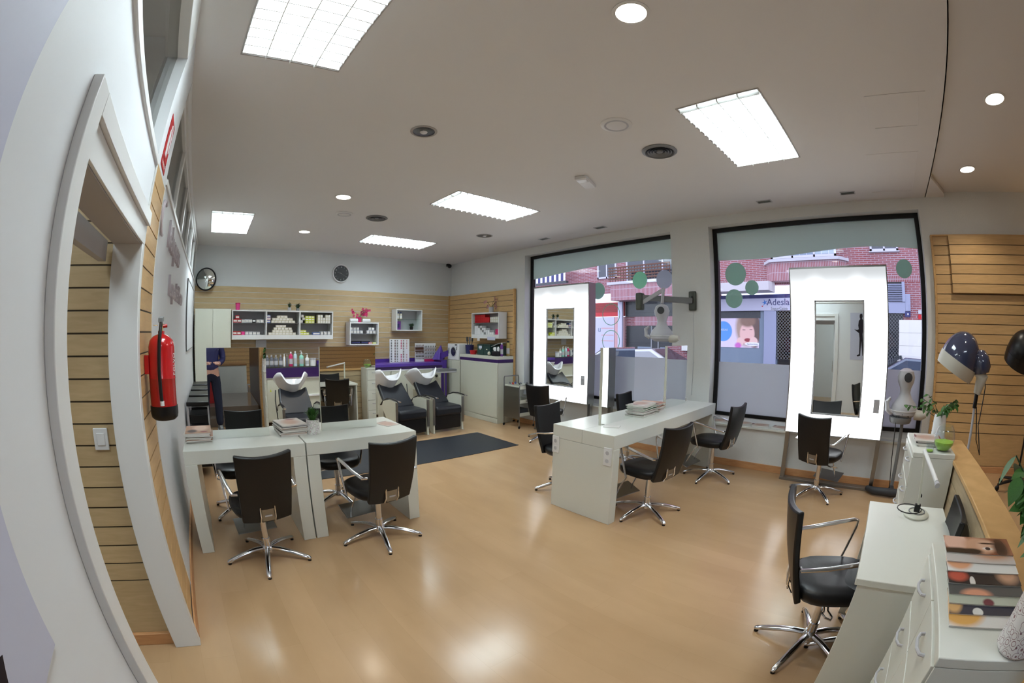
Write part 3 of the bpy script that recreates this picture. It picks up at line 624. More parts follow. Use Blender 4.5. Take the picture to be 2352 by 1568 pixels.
desk_mirror(-0.06, 0.43, 3.42, 'frameless mirror standing on the left white desk'); desk_mirror(0.885, 1.385, 3.42, 'frameless mirror standing on the right one of the paired desks')
t = thing('long_desk', 'long white styling desk with a solid end panel and two double sockets', 'desk', (2.74, 1.93, 0))
B().box(0, 2.16, 0, 0.337, 0.67, 0.79).build('desk_top', 'laminate', t, bevel=0.003); B().box(0, 2.16, 0.339, 0.68, 0.67, 0.79).build('desk_top', 'laminate', t, bevel=0.003)
B().box(0, 0.09, 0, 0.68, 0, 0.668).build('end_panel', 'laminate', t, bevel=0.003); B().box(2.07, 2.16, 0, 0.68, 0, 0.668).build('end_panel', 'laminate', t, bevel=0.003)
def socket(parent, pos, axis, m='white', w=0.08, h=0.155):
    """double schuko socket; axis 'x-' faces -x"""
    s = B().box(-0.008, 0, -w / 2, w / 2, -h / 2, h / 2).build('double_socket', m, parent, loc=pos, bevel=0.003)
    q = parent.children if parent else ()
    for dz in (-0.034, 0.034):
        B().box(-0.010, -0.008, -0.028, 0.028, dz - 0.028, dz + 0.028).lathe([(0.018, -0.0115), (0.02, -0.0115), (0.02, -0.0095), (0.018, -0.0095), (0.018, -0.0115)], (0, 0, dz), 20, 'x').build('socket_face', m, s)
        B().lathe([(0, -0.0108), (0.0175, -0.0108), (0.0175, -0.0098), (0, -0.0098)], (0, 0, dz), 20, 'x').build('socket_recess', 'light_grey', s)
    return s
socket(t, (0, 0.64, 0.605), 'x'); socket(t, (0, 0.055, 0.605), 'x')
desk_mirror(2.98, 3.495, 2.268, 'frameless mirror on the near half of the long desk'); desk_mirror(4.17, 4.68, 2.268, 'frameless mirror on the far half of the long desk')
# ================================================================ lit mirror panels
def lit_mat():
    m = bpy.data.materials.new('lit_panel'); m.use_nodes = True; nt = m.node_tree; nt.nodes.clear(); L = nt.links.new
    o = nt.nodes.new('ShaderNodeOutputMaterial'); e = nt.nodes.new('ShaderNodeEmission'); e.inputs[0].default_value = (0.93, 0.97, 1.0, 1)
    tc = nt.nodes.new('ShaderNodeTexCoord'); sp = nt.nodes.new('ShaderNodeSeparateXYZ'); L(tc.outputs['Object'], sp.inputs[0])
    mr = nt.nodes.new('ShaderNodeMapRange'); mr.inputs[1].default_value = 1.78; mr.inputs[2].default_value = 1.25; mr.inputs[3].default_value = 0.52; mr.inputs[4].default_value = 2.4; mr.interpolation_type = 'SMOOTHERSTEP'
    L(sp.outputs[2], mr.inputs[0]); cur = mr.outputs[0]
    for yy in (0.36, 0.86):     # lamps behind the opal panel show as brighter cones
        mp = nt.nodes.new('ShaderNodeMapping'); mp.inputs['Location'].default_value = (0, -yy / 0.19, -1.28 / 0.40); mp.inputs['Scale'].default_value = (0, 1 / 0.19, 1 / 0.40)
        L(tc.outputs['Object'], mp.inputs['Vector']); ln = nt.nodes.new('ShaderNodeVectorMath'); ln.operation = 'LENGTH'; L(mp.outputs[0], ln.inputs[0])
        r2 = nt.nodes.new('ShaderNodeMapRange'); r2.interpolation_type = 'SMOOTHSTEP'; r2.inputs[1].default_value = 1.2; r2.inputs[2].default_value = 0.3; r2.inputs[4].default_value = 0.9; L(ln.outputs['Value'], r2.inputs[0])
        ad = nt.nodes.new('ShaderNodeMath'); ad.operation = 'ADD'; L(cur, ad.inputs[0]); L(r2.outputs[0], ad.inputs[1]); cur = ad.outputs[0]
    L(cur, e.inputs[1]); L(e.outputs[0], o.inputs[0]); M['lit_panel'] = m
lit_mat()
def mirror_unit(y0, label, tilt=0):
    t = thing('lit_mirror_panel', label, 'mirror', (4.80, y0, 0)); w = 1.165; z0, z1 = 0.575, 2.355
    my0, my1, mz0, mz1 = 0.285, 0.875, 0.79, 1.995
    b = B(); b.box(0, 0.006, 0.012, my0, z0, z1 - 0.02); b.box(0, 0.006, my1, w - 0.012, z0, z1 - 0.02); b.box(0, 0.006, my0, my1, z0, mz0); b.box(0, 0.006, my0, my1, mz1, z1 - 0.02)
    o = b.move(0, 0, -z0).build('lit_panel', 'lit_panel', t, loc=(0, 0, z0))
    B().box(0.008, 0.012, my0, my1, mz0, mz1).build('mirror_glass', 'mirror', t)
    frame_ring(my0 - 0.002, my1 + 0.002, mz0 - 0.002, mz1 + 0.002, 0.018, 0, 1).v
    f = B(); f.box(-0.002, 0.008, my0, my1, mz0, mz0 + 0.016); f.box(-0.002, 0.008, my0, my1, mz1 - 0.016, mz1); f.box(-0.002, 0.008, my0, my0 + 0.016, mz0, mz1); f.box(-0.002, 0.008, my1 - 0.016, my1, mz0, mz1)
    f.build('mirror_frame', 'light_grey', t)
    B().box(0.013, 0.15, 0.0, w, z0, z1).build('casing', 'steel', t)
    g = B(); g.box(-0.004, 0.012, 0, 0.012, z0, z1); g.box(-0.004, 0.012, w - 0.012, w, z0, z1); g.box(-0.004, 0.012, 0.012, w - 0.012, z1 - 0.02, z1); g.build('edge_frame', 'steel', t)
    for a in (0.0, w - 0.05): B().box(0.06, 0.12, a, a + 0.05, 0.0, z0).build('leg', 'steel', t, bevel=0.002)
    B().box(0.04, 0.14, 0.0, w, 0.0, 0.03).build('foot_bar', 'steel', t, bevel=0.002)
    s = socket(t, (-0.001, 0.10, 0.92), 'x', 'light_grey', 0.07, 0.14)
    return t
mirror_unit(-0.178, 'glowing white panel with an inset mirror in front of the right window')
mirror_unit(3.892, 'glowing white panel with an inset mirror in front of the left window')
# ================================================================ rubber mat
t = B().box(0.75, 3.95, 4.44, 5.44, 0.0, 0.006).build('rubber_mat', 'mat_rubber'); tag(t, 'black rubber mat on the floor in front of the wash chairs', 'mat')
# ================================================================ wash chairs
def wash_chair():
    t = thing('wash_chair', 'x', 'chair', group='black wash chairs with white ceramic basins')
    def back(u, v):
        s = 2 * u - 1
        return (s * (0.25 - 0.01 * v), 0.48 + 0.36 * v, 0.38 + 0.31 * v + (0.05 * abs(s) ** 2.2 * v ** 4) - 0.04 * (1 - s * s) * v ** 4)
    B().sheet(back, 14, 12, -0.07).build('backrest', 'leather_blue', t, smooth=True, bevel=0.02, ang=70, seg=3)
    s = B().box(-0.255, 0.255, 0.05, 0.56, 0.27, 0.43).build('seat', 'leather_blue', t, smooth=True, bevel=0.05, seg=4)
    B().box(-0.25, 0.25, 0.10, 0.17, 0.05, 0.275).build('front_panel', 'leather', t, bevel=0.01)
    for k in (-1, 1):
        pts = [(0.10, 0.0), (0.17, 0.0), (0.14, 0.52), (0.55, 0.60), (0.62, 0.46), (0.30, 0.0), (0.32, 0.0)]
        B().prism([(0.085, 0.0), (0.16, 0.0), (0.42, 0.30), (0.56, 0.44), (0.50, 0.54), (0.30, 0.585), (0.10, 0.57)], k * 0.262 if k > 0 else -0.292, 0.292 if k > 0 else -0.262, 'x').build('side_panel', 'cream', t, bevel=0.003)
        B().box(k * 0.262 if k > 0 else -0.300, 0.300 if k > 0 else -0.262, 0.073, 0.085, 0.14, 0.56).build('front_strip', 'steel', t)
        ap = [(k * 0.28, 0.60, 0.46), (k * 0.28, 0.50, 0.545), (k * 0.28, 0.36, 0.595), (k * 0.28, 0.20, 0.605), (k * 0.28, 0.08, 0.595), (k * 0.28, 0.0, 0.59)]
        B().tube(ap, 0.02, 10, 0.45).build('armrest', 'black_plastic', t, smooth=True)
        B().tube([(k * 0.28, 0.03, 0.593), (k * 0.28, -0.03, 0.588)], 0.019, 10, 0.45).build('armrest_tip', 'chrome', t, smooth=True)
    B().box(0.262, 0.30, 0.06, 0.16, 0, 0.008).build('foot', 'chrome', t)
    # basin: ceramic shell with two raised horns and a neck notch in front
    def bowl(u, v):
        a = 2 * PI * u; c, s_ = math.cos(a), math.sin(a); r = v ** 0.45; dg = abs(math.degrees(a) - 270); dg = min(dg, 360 - dg)
        rim = 0.20 + 0.155 * math.exp(-((dg - 47) / (19.0 if dg < 47 else 52.0)) ** 2)
        return (c * r * (0.15 + 0.115 * v ** 1.2), 0.97 + s_ * r * (0.18 + 0.10 * v ** 1.2), 0.645 + (v ** 1.7) * rim)
    n, m_ = 48, 10; vs = []; fs = []
    for j in range(m_ + 1):
        for i in range(n): vs.append(bowl(i / n, max(0.02, j / m_)))
    for j in range(m_):
        for i in range(n): fs.append((j * n + i, j * n + (i + 1) % n, (j + 1) * n + (i + 1) % n, (j + 1) * n + i))
    fs.append(tuple(range(n))[::-1]); o = len(vs)
    for j in range(m_ + 1):
        for i in range(n):
            p = bowl(i / n, max(0.02, j / m_)); q = Vector((p[0], p[1] - 0.97, 0)); k = 1 + 0.022 / max(0.05, q.length) * (j / m_); vs.append((q.x * k, 0.97 + q.y * k, p[2] - 0.022 - 0.02 * (1 - j / m_)))
    for j in range(m_):
        for i in range(n): fs.append((o + j * n + i, o + (j + 1) * n + i, o + (j + 1) * n + (i + 1) % n, o + j * n + (i + 1) % n))
    fs.append(tuple(o + i for i in range(n)))
    for i in range(n): fs.append((m_ * n + i, m_ * n + (i + 1) % n, o + m_ * n + (i + 1) % n, o + m_ * n + i))
    bo = B().add(vs, fs).build('basin', 'ceramic', t, smooth=True, ang=80, rot=(0, 0, 0))
    B().lathe([(0, 0.705), (0.025, 0.705), (0.025, 0.702), (0, 0.702)], (0, 0.97, -0.045), 14).build('drain', 'chrome', bo)
    B().box(-0.10, 0.10, 0.88, 1.08, 0.0, 0.60).build('pedestal', 'cream', t, bevel=0.01)
    B().tube([(-0.24, 1.05, 0.70), (-0.26, 0.98, 0.55), (-0.25, 0.90, 0.30), (-0.2, 0.95, 0.03)], 0.008, 6).build('hose', 'black_plastic', t, smooth=True)
    return t
w0 = wash_chair(); w0.location = (1.24, 5.72, 0); w0['label'] = 'wash chair with white basin seen above the paired desks, between the two mirrors'
dup(w0, (2.93, 5.62, 0), math.radians(4), 'wash chair with white basin, middle one, partly behind the desk corner')
dup(w0, (3.60, 5.66, 0), math.radians(2), 'wash chair with white basin nearest the white sliding-door cabinet')
# ================================================================ back wall furniture
def knob(x, y, z, p): return B().lathe([(0, 0), (0.012, -0.003), (0.012, -0.015), (0, -0.018)], (x, y, z), 12, 'y').build('knob', 'chrome', p, smooth=True)
t = thing('tall_cabinet', 'tall plain white two-door cabinet in the left back corner', 'cabinet', (-0.345, 7.49, 0))
B().box(0, 0.66, 0.02, 0.44, 0, 1.975).build('body', 'cream', t)
for k in range(2):
    d = B().box(0.003 + 0.33 * k, 0.327 + 0.33 * k, 0, 0.018, 0.06, 1.972).build('door', 'cream', t, bevel=0.002)
def open_shelf(name, label, x, y, z, w, h, d, bays, shelves, mt='cream', face='y', lip=0.0, shelfmat='mid_grey'):
    """wall box open towards -y; face 'x' opens towards -x"""
    t = thing(name, label, 'wall shelf', (x, y, z), 0 if face == 'y' else -PI / 2)
    th = 0.022
    B().box(0, w, d - 0.012, d, 0, h).build('back_panel', 'light_grey' if mt != 'cream_in' else 'cream', t)
    B().box(0, w, 0, d - 0.013, h - th, h).build('top_board', 'trim_white', t, bevel=0.001); B().box(0, w, 0, d - 0.013, 0, th + lip).build('bottom_board', 'trim_white', t, bevel=0.001)
    for k in range(bays + 1):
        xx = (w - th) * k / bays; B().box(xx, xx + th, 0, d - 0.013, th + lip, h - th).build('side_board', 'trim_white', t, bevel=0.001)
    for k in range(bays):
        for s in shelves: B().box((w - th) * k / bays + th, (w - th) * (k + 1) / bays, 0.03, d - 0.013, s - 0.006, s).build('shelf', shelfmat, t)
    return t
open_shelf('wall_shelf', 'long white three-bay wall shelf beside the tall cabinet, full of small boxes', 0.335, 7.60, 1.47, 1.905, 0.50, 0.34, 3, [0.285], lip=0.055)
open_shelf('wall_shelf', 'small white wall shelf with orchids on top and price tags inside', 2.60, 7.68, 1.355, 0.60, 0.43, 0.26, 1, [0.215])
open_shelf('wall_shelf', 'small white wall shelf with glass shelf and two cream bottles', 3.59, 7.70, 1.63, 0.59, 0.43, 0.24, 1, [0.235], shelfmat='glass_green')
open_shelf('wall_shelf', 'white wall shelf of red boxes on the window-side slatted wall', 4.79, 6.81, 1.50, 0.855, 0.485, 0.19, 1, [0.29], face='x', lip=0.05)
# boxes on shelves: one prototype per kind
def small_box(w, h, d, m, label, name='product_box', flap='paper'):
    t = thing(name, label, 'box'); B().box(-w / 2, w / 2, 0, d, 0, h).build('carton', m, t)
    B().box(-w / 2 + 0.004, w / 2 - 0.004, -0.001, 0.0, h * 0.25, h * 0.75).build('printed_front', flap, t); return t
ORD = ['first', 'second', 'third', 'fourth', 'fifth', 'sixth', 'seventh', 'eighth', 'ninth', 'tenth', 'eleventh', 'twelfth', 'thirteenth', 'fourteenth']
ROW = ['lowest row', 'second row up', 'third row up', 'fourth row up', 'fifth row up', 'sixth row up', 'seventh row up', 'eighth row up']
SHORT = {'small cream carton stacked in the middle bay of the long wall shelf': 'cream carton in middle shelf bay', 'white carton with dark red sides on the lower level of the window-side shelf': 'white carton on window-side shelf',
         'red carton on the upper level of the window-side shelf': 'red carton on window-side shelf', 'yellow-green carton in the right bay of the long wall shelf': 'yellow-green carton in right shelf bay', 'cream carton at the right end of the long wall shelf': 'cream carton in right shelf bay',
         'grey-white price card box in the shelf under the orchids': 'grey-white card box under the orchids', 'grey-white product box on the first bay of the long wall shelf': 'grey-white box in first shelf bay', 'cream carton on the upper level of the window-side shelf': 'cream carton on window-side shelf',
         'red product box at the left end of the long wall shelf': 'red box in first shelf bay', 'grey-white carton at the left of the right shelf bay': 'grey-white carton in right shelf bay', 'blue carton at the left of the middle shelf bay': 'blue carton in middle shelf bay',
         'grey-white tag box at the bottom right of the long wall shelf': 'grey tag box in right shelf bay', 'flat dark case at the bottom of the shelf under the orchids': 'flat dark case under the orchids'}
def fill(proto, pts, label, group, rzs=None):
    first = True; base = SHORT.get(label); zs_ = sorted({round(p[2], 3) for p in pts}); many = len(pts) > 1 and base; key = (lambda p: -p[1]) if (rzs and abs(rzs[0] + PI / 2) < 0.01) else (lambda p: p[0]); lab0 = label
    def lab(p):
        if not many: return lab0
        row = sorted([q for q in pts if round(q[2], 3) == round(p[2], 3)], key=key); k = row.index(p)
        return '%s, %s from the left, %s' % (base, ORD[min(k, 13)], ROW[zs_.index(round(p[2], 3))])
    for i, p in enumerate(pts):
        rz = (rzs[i] if rzs else 0)
        label = lab(p)
        if first: proto.location = p; proto.rotation_euler = (0, 0, rz); proto['label'] = label; proto['group'] = group; first = False
        else: dup(proto, p, rz, label, group)
zb, zt = 1.47 + 0.0785, 1.756
fill(small_box(0.062, 0.055, 0.12, 'light_grey', ''), [(0.552 + 0.064 * k, 7.63, zt) for k in range(0, 3)] + [(0.75 + 0.072 * k, 7.63, zt) for k in range(1, 3)] + [(0.616 + 0.070 * k, 7.63, zb) for k in range(0, 4)], 'grey-white product box on the first bay of the long wall shelf', 'grey-white boxes in the first shelf bay')
fill(small_box(0.07, 0.06, 0.10, 'red', ''), [(0.40, 7.63, zt), (0.478, 7.64, zt), (0.44, 7.63, zt + 0.061), (0.395, 7.64, zb), (0.472, 7.64, zb)], 'red product box at the left end of the long wall shelf', 'red boxes in the first shelf bay', [0.03, -0.03, 0.05, 0.02, -0.02])
fill(small_box(0.06, 0.055, 0.10, 'pink', '', flap='pink'), [(0.546, 7.62, zb)], 'bright pink product box on the bottom of the first shelf bay', None)
fill(small_box(0.055, 0.06, 0.10, 'black_plastic', '', flap='white'), [(0.745, 7.62, zt)], 'black box with white stripes on the first shelf bay', None)
cr = [(1.10 + 0.064 * k, 7.63, zt) for k in range(7)] + [(1.12 + 0.064 * k, 7.63, zt + 0.043) for k in range(6)] + [(1.21 + 0.064 * k, 7.63, zt + 0.086) for k in range(3)]
cr += [(1.05 + 0.064 * k, 7.63, zb) for k in range(8)] + [(1.12 + 0.064 * k, 7.63, zb + 0.043) for k in range(6)] + [(1.15 + 0.068 * k, 7.63, zb + 0.086) for k in range(5)] + [(1.19 + 0.062 * k, 7.63, zb + 0.129) for k in range(3)]
fill(small_box(0.060, 0.042, 0.12, 'cream_box', ''), cr, 'small cream carton stacked in the middle bay of the long wall shelf', 'cream cartons in the middle shelf bay')
fill(small_box(0.075, 0.045, 0.10, 'blue', ''), [(1.015, 7.63, zt), (1.015, 7.63, zt + 0.091)], 'blue carton at the left of the middle shelf bay', 'blue cartons in the middle shelf bay')
fill(small_box(0.075, 0.045, 0.10, 'stone_pink', ''), [(1.015, 7.63, zt + 0.0455)], 'pinkish carton between two blue cartons in the middle shelf bay', None)
fill(small_box(0.055, 0.042, 0.12, 'yellow', ''), [(1.74 + 0.058 * k, 7.63, zt + 0.043 * j) for j in range(3) for k in range(3)] + [(1.64 + 0.058 * k, 7.63, zb + 0.043 * j) for j in range(2) for k in range(3 - j)], 'yellow-green carton in the right bay of the long wall shelf', 'yellow-green cartons in the right shelf bay')
fill(small_box(0.055, 0.05, 0.12, 'light_grey', ''), [(1.635, 7.63, zt), (1.685, 7.66, zt + 0.051), (1.66, 7.65, zt + 0.102)], 'grey-white carton at the left of the right shelf bay', 'grey-white cartons in the right shelf bay', [0.2, -0.1, 0.1])
fill(small_box(0.045, 0.05, 0.12, 'cream_box', ''), [(1.97 + 0.05 * k, 7.63, zt + 0.051 * j) for j in range(3) for k in range(5) if (k, j) != (2, 2)], 'cream carton at the right end of the long wall shelf', 'cream cartons in the right shelf bay')
fill(small_box(0.13, 0.045, 0.12, 'blue', ''), [(1.925, 7.63, zb)], 'flat blue box on the bottom of the right shelf bay', None)
fill(small_box(0.05, 0.062, 0.08, 'light_grey', '', name='price_tag_box'), [(2.03 + 0.068 * k, 7.62, zb) for k in range(3)], 'grey-white tag box at the bottom right of the long wall shelf', 'grey tag boxes in the right shelf bay')
fill(small_box(0.056, 0.062, 0.06, 'light_grey', '', name='price_tag_box'), [(2.655 + 0.066 * k, 7.72, 1.572) for k in range(4)] + [(2.99 + 0.066 * k, 7.72, 1.572) for k in range(3)] + [(2.655 + 0.066 * k, 7.75, 1.635) for k in range(3)] + [(3.04 + 0.066 * k, 7.75, 1.635) for k in range(2)], 'grey-white price card box in the shelf under the orchids', 'price card boxes in the orchid shelf', None)
fill(small_box(0.18, 0.05, 0.12, 'black_plastic', '', name='flat_case', flap='navy'), [(2.74, 7.72, 1.378), (2.94, 7.72, 1.378)], 'flat dark case at the bottom of the shelf under the orchids', 'dark flat cases in the orchid shelf')
fill(small_box(0.07, 0.03, 0.1, 'yellow', ''), [(3.12, 7.71, 1.378)], 'small yellow box at the bottom of the shelf under the orchids', None)
fill(small_box(0.075, 0.03, 0.1, 'red', '', flap='white'), [(3.035, 7.70, 1.378)], 'small red and white box at the bottom of the shelf under the orchids', None)
# red/white boxes in the window-side shelf (opens to -x)
fill(small_box(0.062, 0.05, 0.11, 'red', '', flap='red'), [(4.83, 6.72 - 0.066 * k, 1.796 + 0.051 * j) for j in range(3) for k in range(7 - (j == 2) * 2)], 'red carton on the upper level of the window-side shelf', 'red cartons in the window-side shelf', [-PI / 2] * 30)
fill(small_box(0.05, 0.05, 0.11, 'cream_box', ''), [(4.83, 6.24 - 0.054 * k, 1.796 + 0.051 * j) for j in range(2) for k in range(5)], 'cream carton on the upper level of the window-side shelf', 'cream cartons in the window-side shelf', [-PI / 2] * 30)
fill(small_box(0.055, 0.04, 0.11, 'white', '', flap='white'), [(4.83, 6.73 - 0.06 * k, 1.574 + 0.041 * j) for j in range(4) for k in range(10 - 2 * j) if (k + j) % 7 != 5], 'white carton with dark red sides on the lower level of the window-side shelf', 'white cartons in the window-side shelf', [-PI / 2] * 40)
fill(small_box(0.10, 0.10, 0.11, 'magenta', '', flap='magenta'), [(4.85, 6.08, 1.574)], 'dark red carton at the right of the window-side shelf', None, [-PI / 2])
# things on / in the wall shelves
def pot_plant(label, loc, pr, ph, pm, kind, hgt, spread, n, lm='green_leaf', cat='plant', seed=1, taper=0.85, leafw=0.02, group=None):
    t = thing('potted_plant', label, cat, loc, 0, group); rr = random.Random(seed)
    p = B().lathe([(0, 0), (pr * taper, 0), (pr, ph), (pr * 0.9, ph), (pr * 0.88, ph - 0.01), (0, ph - 0.012)], seg=24).build('pot', pm, t, smooth=True)
    B().lathe([(0, ph - 0.01), (pr * 0.87, ph - 0.01), (0, ph - 0.004)], seg=16).build('soil', 'soil', p)
    b = B(); st = B()
    for k in range(n):
        a = rr.uniform(0, 2 * PI); e = rr.uniform(0.2, 1.0)
        if kind == 'tuft':
            tip = Vector((math.cos(a) * spread * e, math.sin(a) * spread * e, ph + hgt * (1.1 - 0.5 * e) * rr.uniform(0.7, 1)))
            base = Vector((math.cos(a) * pr * 0.4 * e, math.sin(a) * pr * 0.4 * e, ph - 0.01)); mid = (base + tip) / 2 + Vector((0, 0, hgt * 0.12)); w = Vector((-math.sin(a), math.cos(a), 0)) * leafw / 2
            b.add([base - w * .5, base + w * .5, mid + w, mid - w, tip], [(0, 1, 2, 3), (3, 2, 4)])
        else:
            tip = Vector((math.cos(a) * spread * e, math.sin(a) * spread * e, ph + hgt * rr.uniform(0.35, 1.0) * (1.15 - 0.5 * e)))
            base = Vector((math.cos(a) * pr * 0.3, math.sin(a) * pr * 0.3, ph - 0.01)); st.tube([base, (base * 0.4 + tip * 0.6) + Vector((0, 0, 0.02)), tip], 0.0018, 4)
            for q in range(4):
                f = 0.45 + 0.18 * q; c = base.lerp(tip, min(1, f)) + Vector((0, 0, 0.015)); aa = a + rr.uniform(-1.6, 1.6); L_ = leafw * rr.uniform(1.6, 2.6)
                d = Vector((math.cos(aa), math.sin(aa), rr.uniform(-0.4, 0.35))).normalized(); w = d.cross(Vector((0, 0, 1))).normalized() * leafw * 0.55
                b.add([c, c + d * L_ * .35 + w, c + d * L_, c + d * L_ * .35 - w, c + d * L_ * .4 + Vector((0, 0, 0.004))], [(0, 1, 4), (1, 2, 4), (2, 3, 4), (3, 0, 4)])
    if st.v: st.build('stems', 'green_dark', t)
    b.build('foliage', lm, t, kind='stuff')
    return t
pot_plant('small spiky potted plant on the long wall shelf, left of its twin', (1.42, 7.72, 1.971), 0.035, 0.06, 'light_grey', 'tuft', 0.11, 0.06, 40, 'green_dark', seed=3, leafw=0.012)
pot_plant('small spreading potted plant on the long wall shelf, right of its twin', (1.58, 7.72, 1.971), 0.035, 0.05, 'mid_grey', 'tuft', 0.12, 0.10, 34, 'green_dark', seed=4, leafw=0.014)
pot_plant('dark bushy potted plant inside the glass-shelf wall box', (3.98, 7.80, 1.654), 0.035, 0.06, 'black_plastic', 'tuft', 0.10, 0.10, 60, 'green_dark', seed=5, leafw=0.014)
t = thing('candle_cup', 'bright pink cup on top of the long wall shelf', 'cup', (0.445, 7.70, 1.971)); B().lathe([(0, 0), (0.036, 0), (0.045, 0.12), (0.040, 0.12), (0.034, 0.01), (0, 0.01)], seg=24).build('cup', 'pink', t, smooth=True)
B().lathe([(0.046, 0.10), (0.047, 0.12), (0.044, 0.121), (0.046, 0.10)], seg=24).build('rim', 'magenta', t)
# orchids
def orchid(label, loc, n, m, pm, seed):
    t = thing('orchid', label, 'flowers', loc); rr = random.Random(seed)
    B().lathe([(0, 0), (0.04, 0), (0.05, 0.10), (0.045, 0.10), (0, 0.09)], seg=20).build('vase', pm, t, smooth=True)
    for k in range(4):
        a = -0.6 + k * 0.5; e = Vector((0.19 * math.cos(a) * (1 if k != 2 else -0.8), 0.02 * k - 0.03, 0.20 + 0.06 * (k % 2)))
        s = B().tube([(0, 0, 0.09), tuple(e * 0.5 + Vector((0, 0, 0.08))), tuple(e)], 0.003, 5).build('stem', 'green_dark', t)
        for q in range(n):
            c = e * rr.uniform(0.45, 1.0) + Vector((rr.uniform(-0.04, 0.04), rr.uniform(-0.03, 0.03), rr.uniform(-0.03, 0.05))); b = B()
            for j in range(5):
                aa = 2 * PI * j / 5 + rr.random(); d = Vector((math.cos(aa), -0.3, math.sin(aa))).normalized() * 0.032; w = Vector((-math.sin(aa), 0, math.cos(aa))) * 0.012
                b.add([c, c + d * .6 + w, c + d, c + d * .6 - w], [(0, 1, 2, 3)])
            b.build('blossom', m, s)
    return t
orchid('magenta orchid in a red vase on the small wall shelf', (2.83, 7.80, 1.786), 7, 'magenta', 'magenta', 11)
for x, lb_ in ((2.70, 'white rolled towel left of the magenta orchid'), (2.96, 'white rolled towel right of the magenta orchid')):
    t = thing('rolled_towel', lb_, 'towel', (x, 7.70, 1.786)); B().tube([(-0.08, 0.05, 0.035), (0.08, 0.05, 0.035)], 0.034, 14).build('roll', 'white', t, smooth=True); B().tube([(-0.08, 0.045, 0.062), (0.08, 0.045, 0.062)], 0.008, 8).build('fold', 'white', t, smooth=True)
orchid('pale lilac flower arrangement on top of the window-side shelf', (4.88, 6.30, 1.986), 4, 'stone_pink', 'sill_grey', 12)
def bottle(label, loc, r, h, m, cap, capm, pump=False, group=None, name='bottle', sh=0.82):
    t = thing(name, label, 'bottle', loc, 0, group)
    B().lathe([(0, 0), (r * 0.96, 0), (r, 0.006), (r, h * sh), (r * 0.75, h * (sh + 0.07)), (r * 0.4, h * 0.93), (r * 0.4, h), (0, h)], seg=20).build('body', m, t, smooth=True)
    B().lathe([(r + 0.0006, h * 0.18), (r + 0.0008, h * 0.6)], seg=20).build('label', 'light_grey' if m != 'cream_box' else 'white', t) if r > 0.02 else None
    cp = B().lathe([(0, h), (r * cap, h), (r * cap, h + 0.028), (0, h + 0.03)], seg=16)
    if pump: cp.tube([(0, 0, h + 0.03), (0, 0, h + 0.055)], 0.005, 8).tube([(0, 0, h + 0.055), (-0.03, 0, h + 0.052)], 0.006, 8)
    cp.build('cap', capm, t, smooth=True); return t
for i, x in enumerate((3.66, 3.725)): bottle(('left', 'right')[i] + ' one of two cream lotion bottles with blue caps on the glass shelf', (x, 7.78, 1.866), 0.025, 0.115, 'cream_box', 0.6, 'blue', group='cream bottles on the glass shelf')
t = thing('gift_box', 'dark violet box under the glass shelf', 'box', (3.675, 7.80, 1.653)); B().box(-0.06, 0.06, 0, 0.05, 0, 0.17).build('carton', 'violet', t, bevel=0.002); B().box(-0.03, 0.03, -0.002, 0, 0.04, 0.12).build('printed_front', 'navy', t)
t = thing('wall_clock', 'round black-faced wall clock with silver rim', 'clock', (2.475, YB - 0.002, 2.725))
B().lathe([(0.150, -0.005), (0.158, -0.04), (0.175, -0.045), (0.180, 0.0), (0.150, -0.005)], seg=48, axis='y').build('rim', 'white', t, smooth=True)
B().lathe([(0, -0.022), (0.155, -0.022), (0.155, -0.002), (0, -0.002)], seg=48, axis='y').build('dial', 'black_plastic', t)
for h in range(1, 13):
    a = math.radians(90 - 30 * h); text('numeral', str(h), 0.036, 'white', (0.122 * math.cos(a), -0.0235, 0.122 * math.sin(a)), (PI / 2, 0, 0), t)
def hand(ang, L_, w, nm): 
    a = math.radians(90 - ang); d = Vector((math.cos(a), 0, math.sin(a))); B().bar((Vector((0, -0.027, 0)) - d * 0.02), Vector((0, -0.027, 0)) + d * L_, w, 0.002).build(nm, 'white', t)
hand(280, 0.075, 0.007, 'hour_hand'); hand(120, 0.11, 0.005, 'minute_hand')
t = thing('convex_mirror', 'round convex safety mirror in the top left back corner', 'mirror', (-0.175, YB - 0.13, 2.50), math.radians(-14))
B().lathe([(0, -0.075), (0.05, -0.0705), (0.10, -0.056), (0.15, -0.030), (0.185, 0.0)], seg=48, axis='y').build('mirror_dome', 'mirror', t, smooth=True, ang=85)
B().lathe([(0.183, -0.008), (0.200, -0.008), (0.202, 0.01), (0.18, 0.02), (0.0, 0.02)], seg=48, axis='y').build('rim', 'frame_black', t, smooth=True); B().tube([(0, 0.02, 0), (0, 0.10, 0)], 0.015, 8).build('bracket', 'frame_black', t)
t = thing('paper_note', 'white paper sheet taped to the slatted wall under the long shelf', 'paper'); B().box(0.815, 1.02, YB - 0.0215, YB - 0.0195, 1.30, 1.455).build('sheet', 'paper', t)
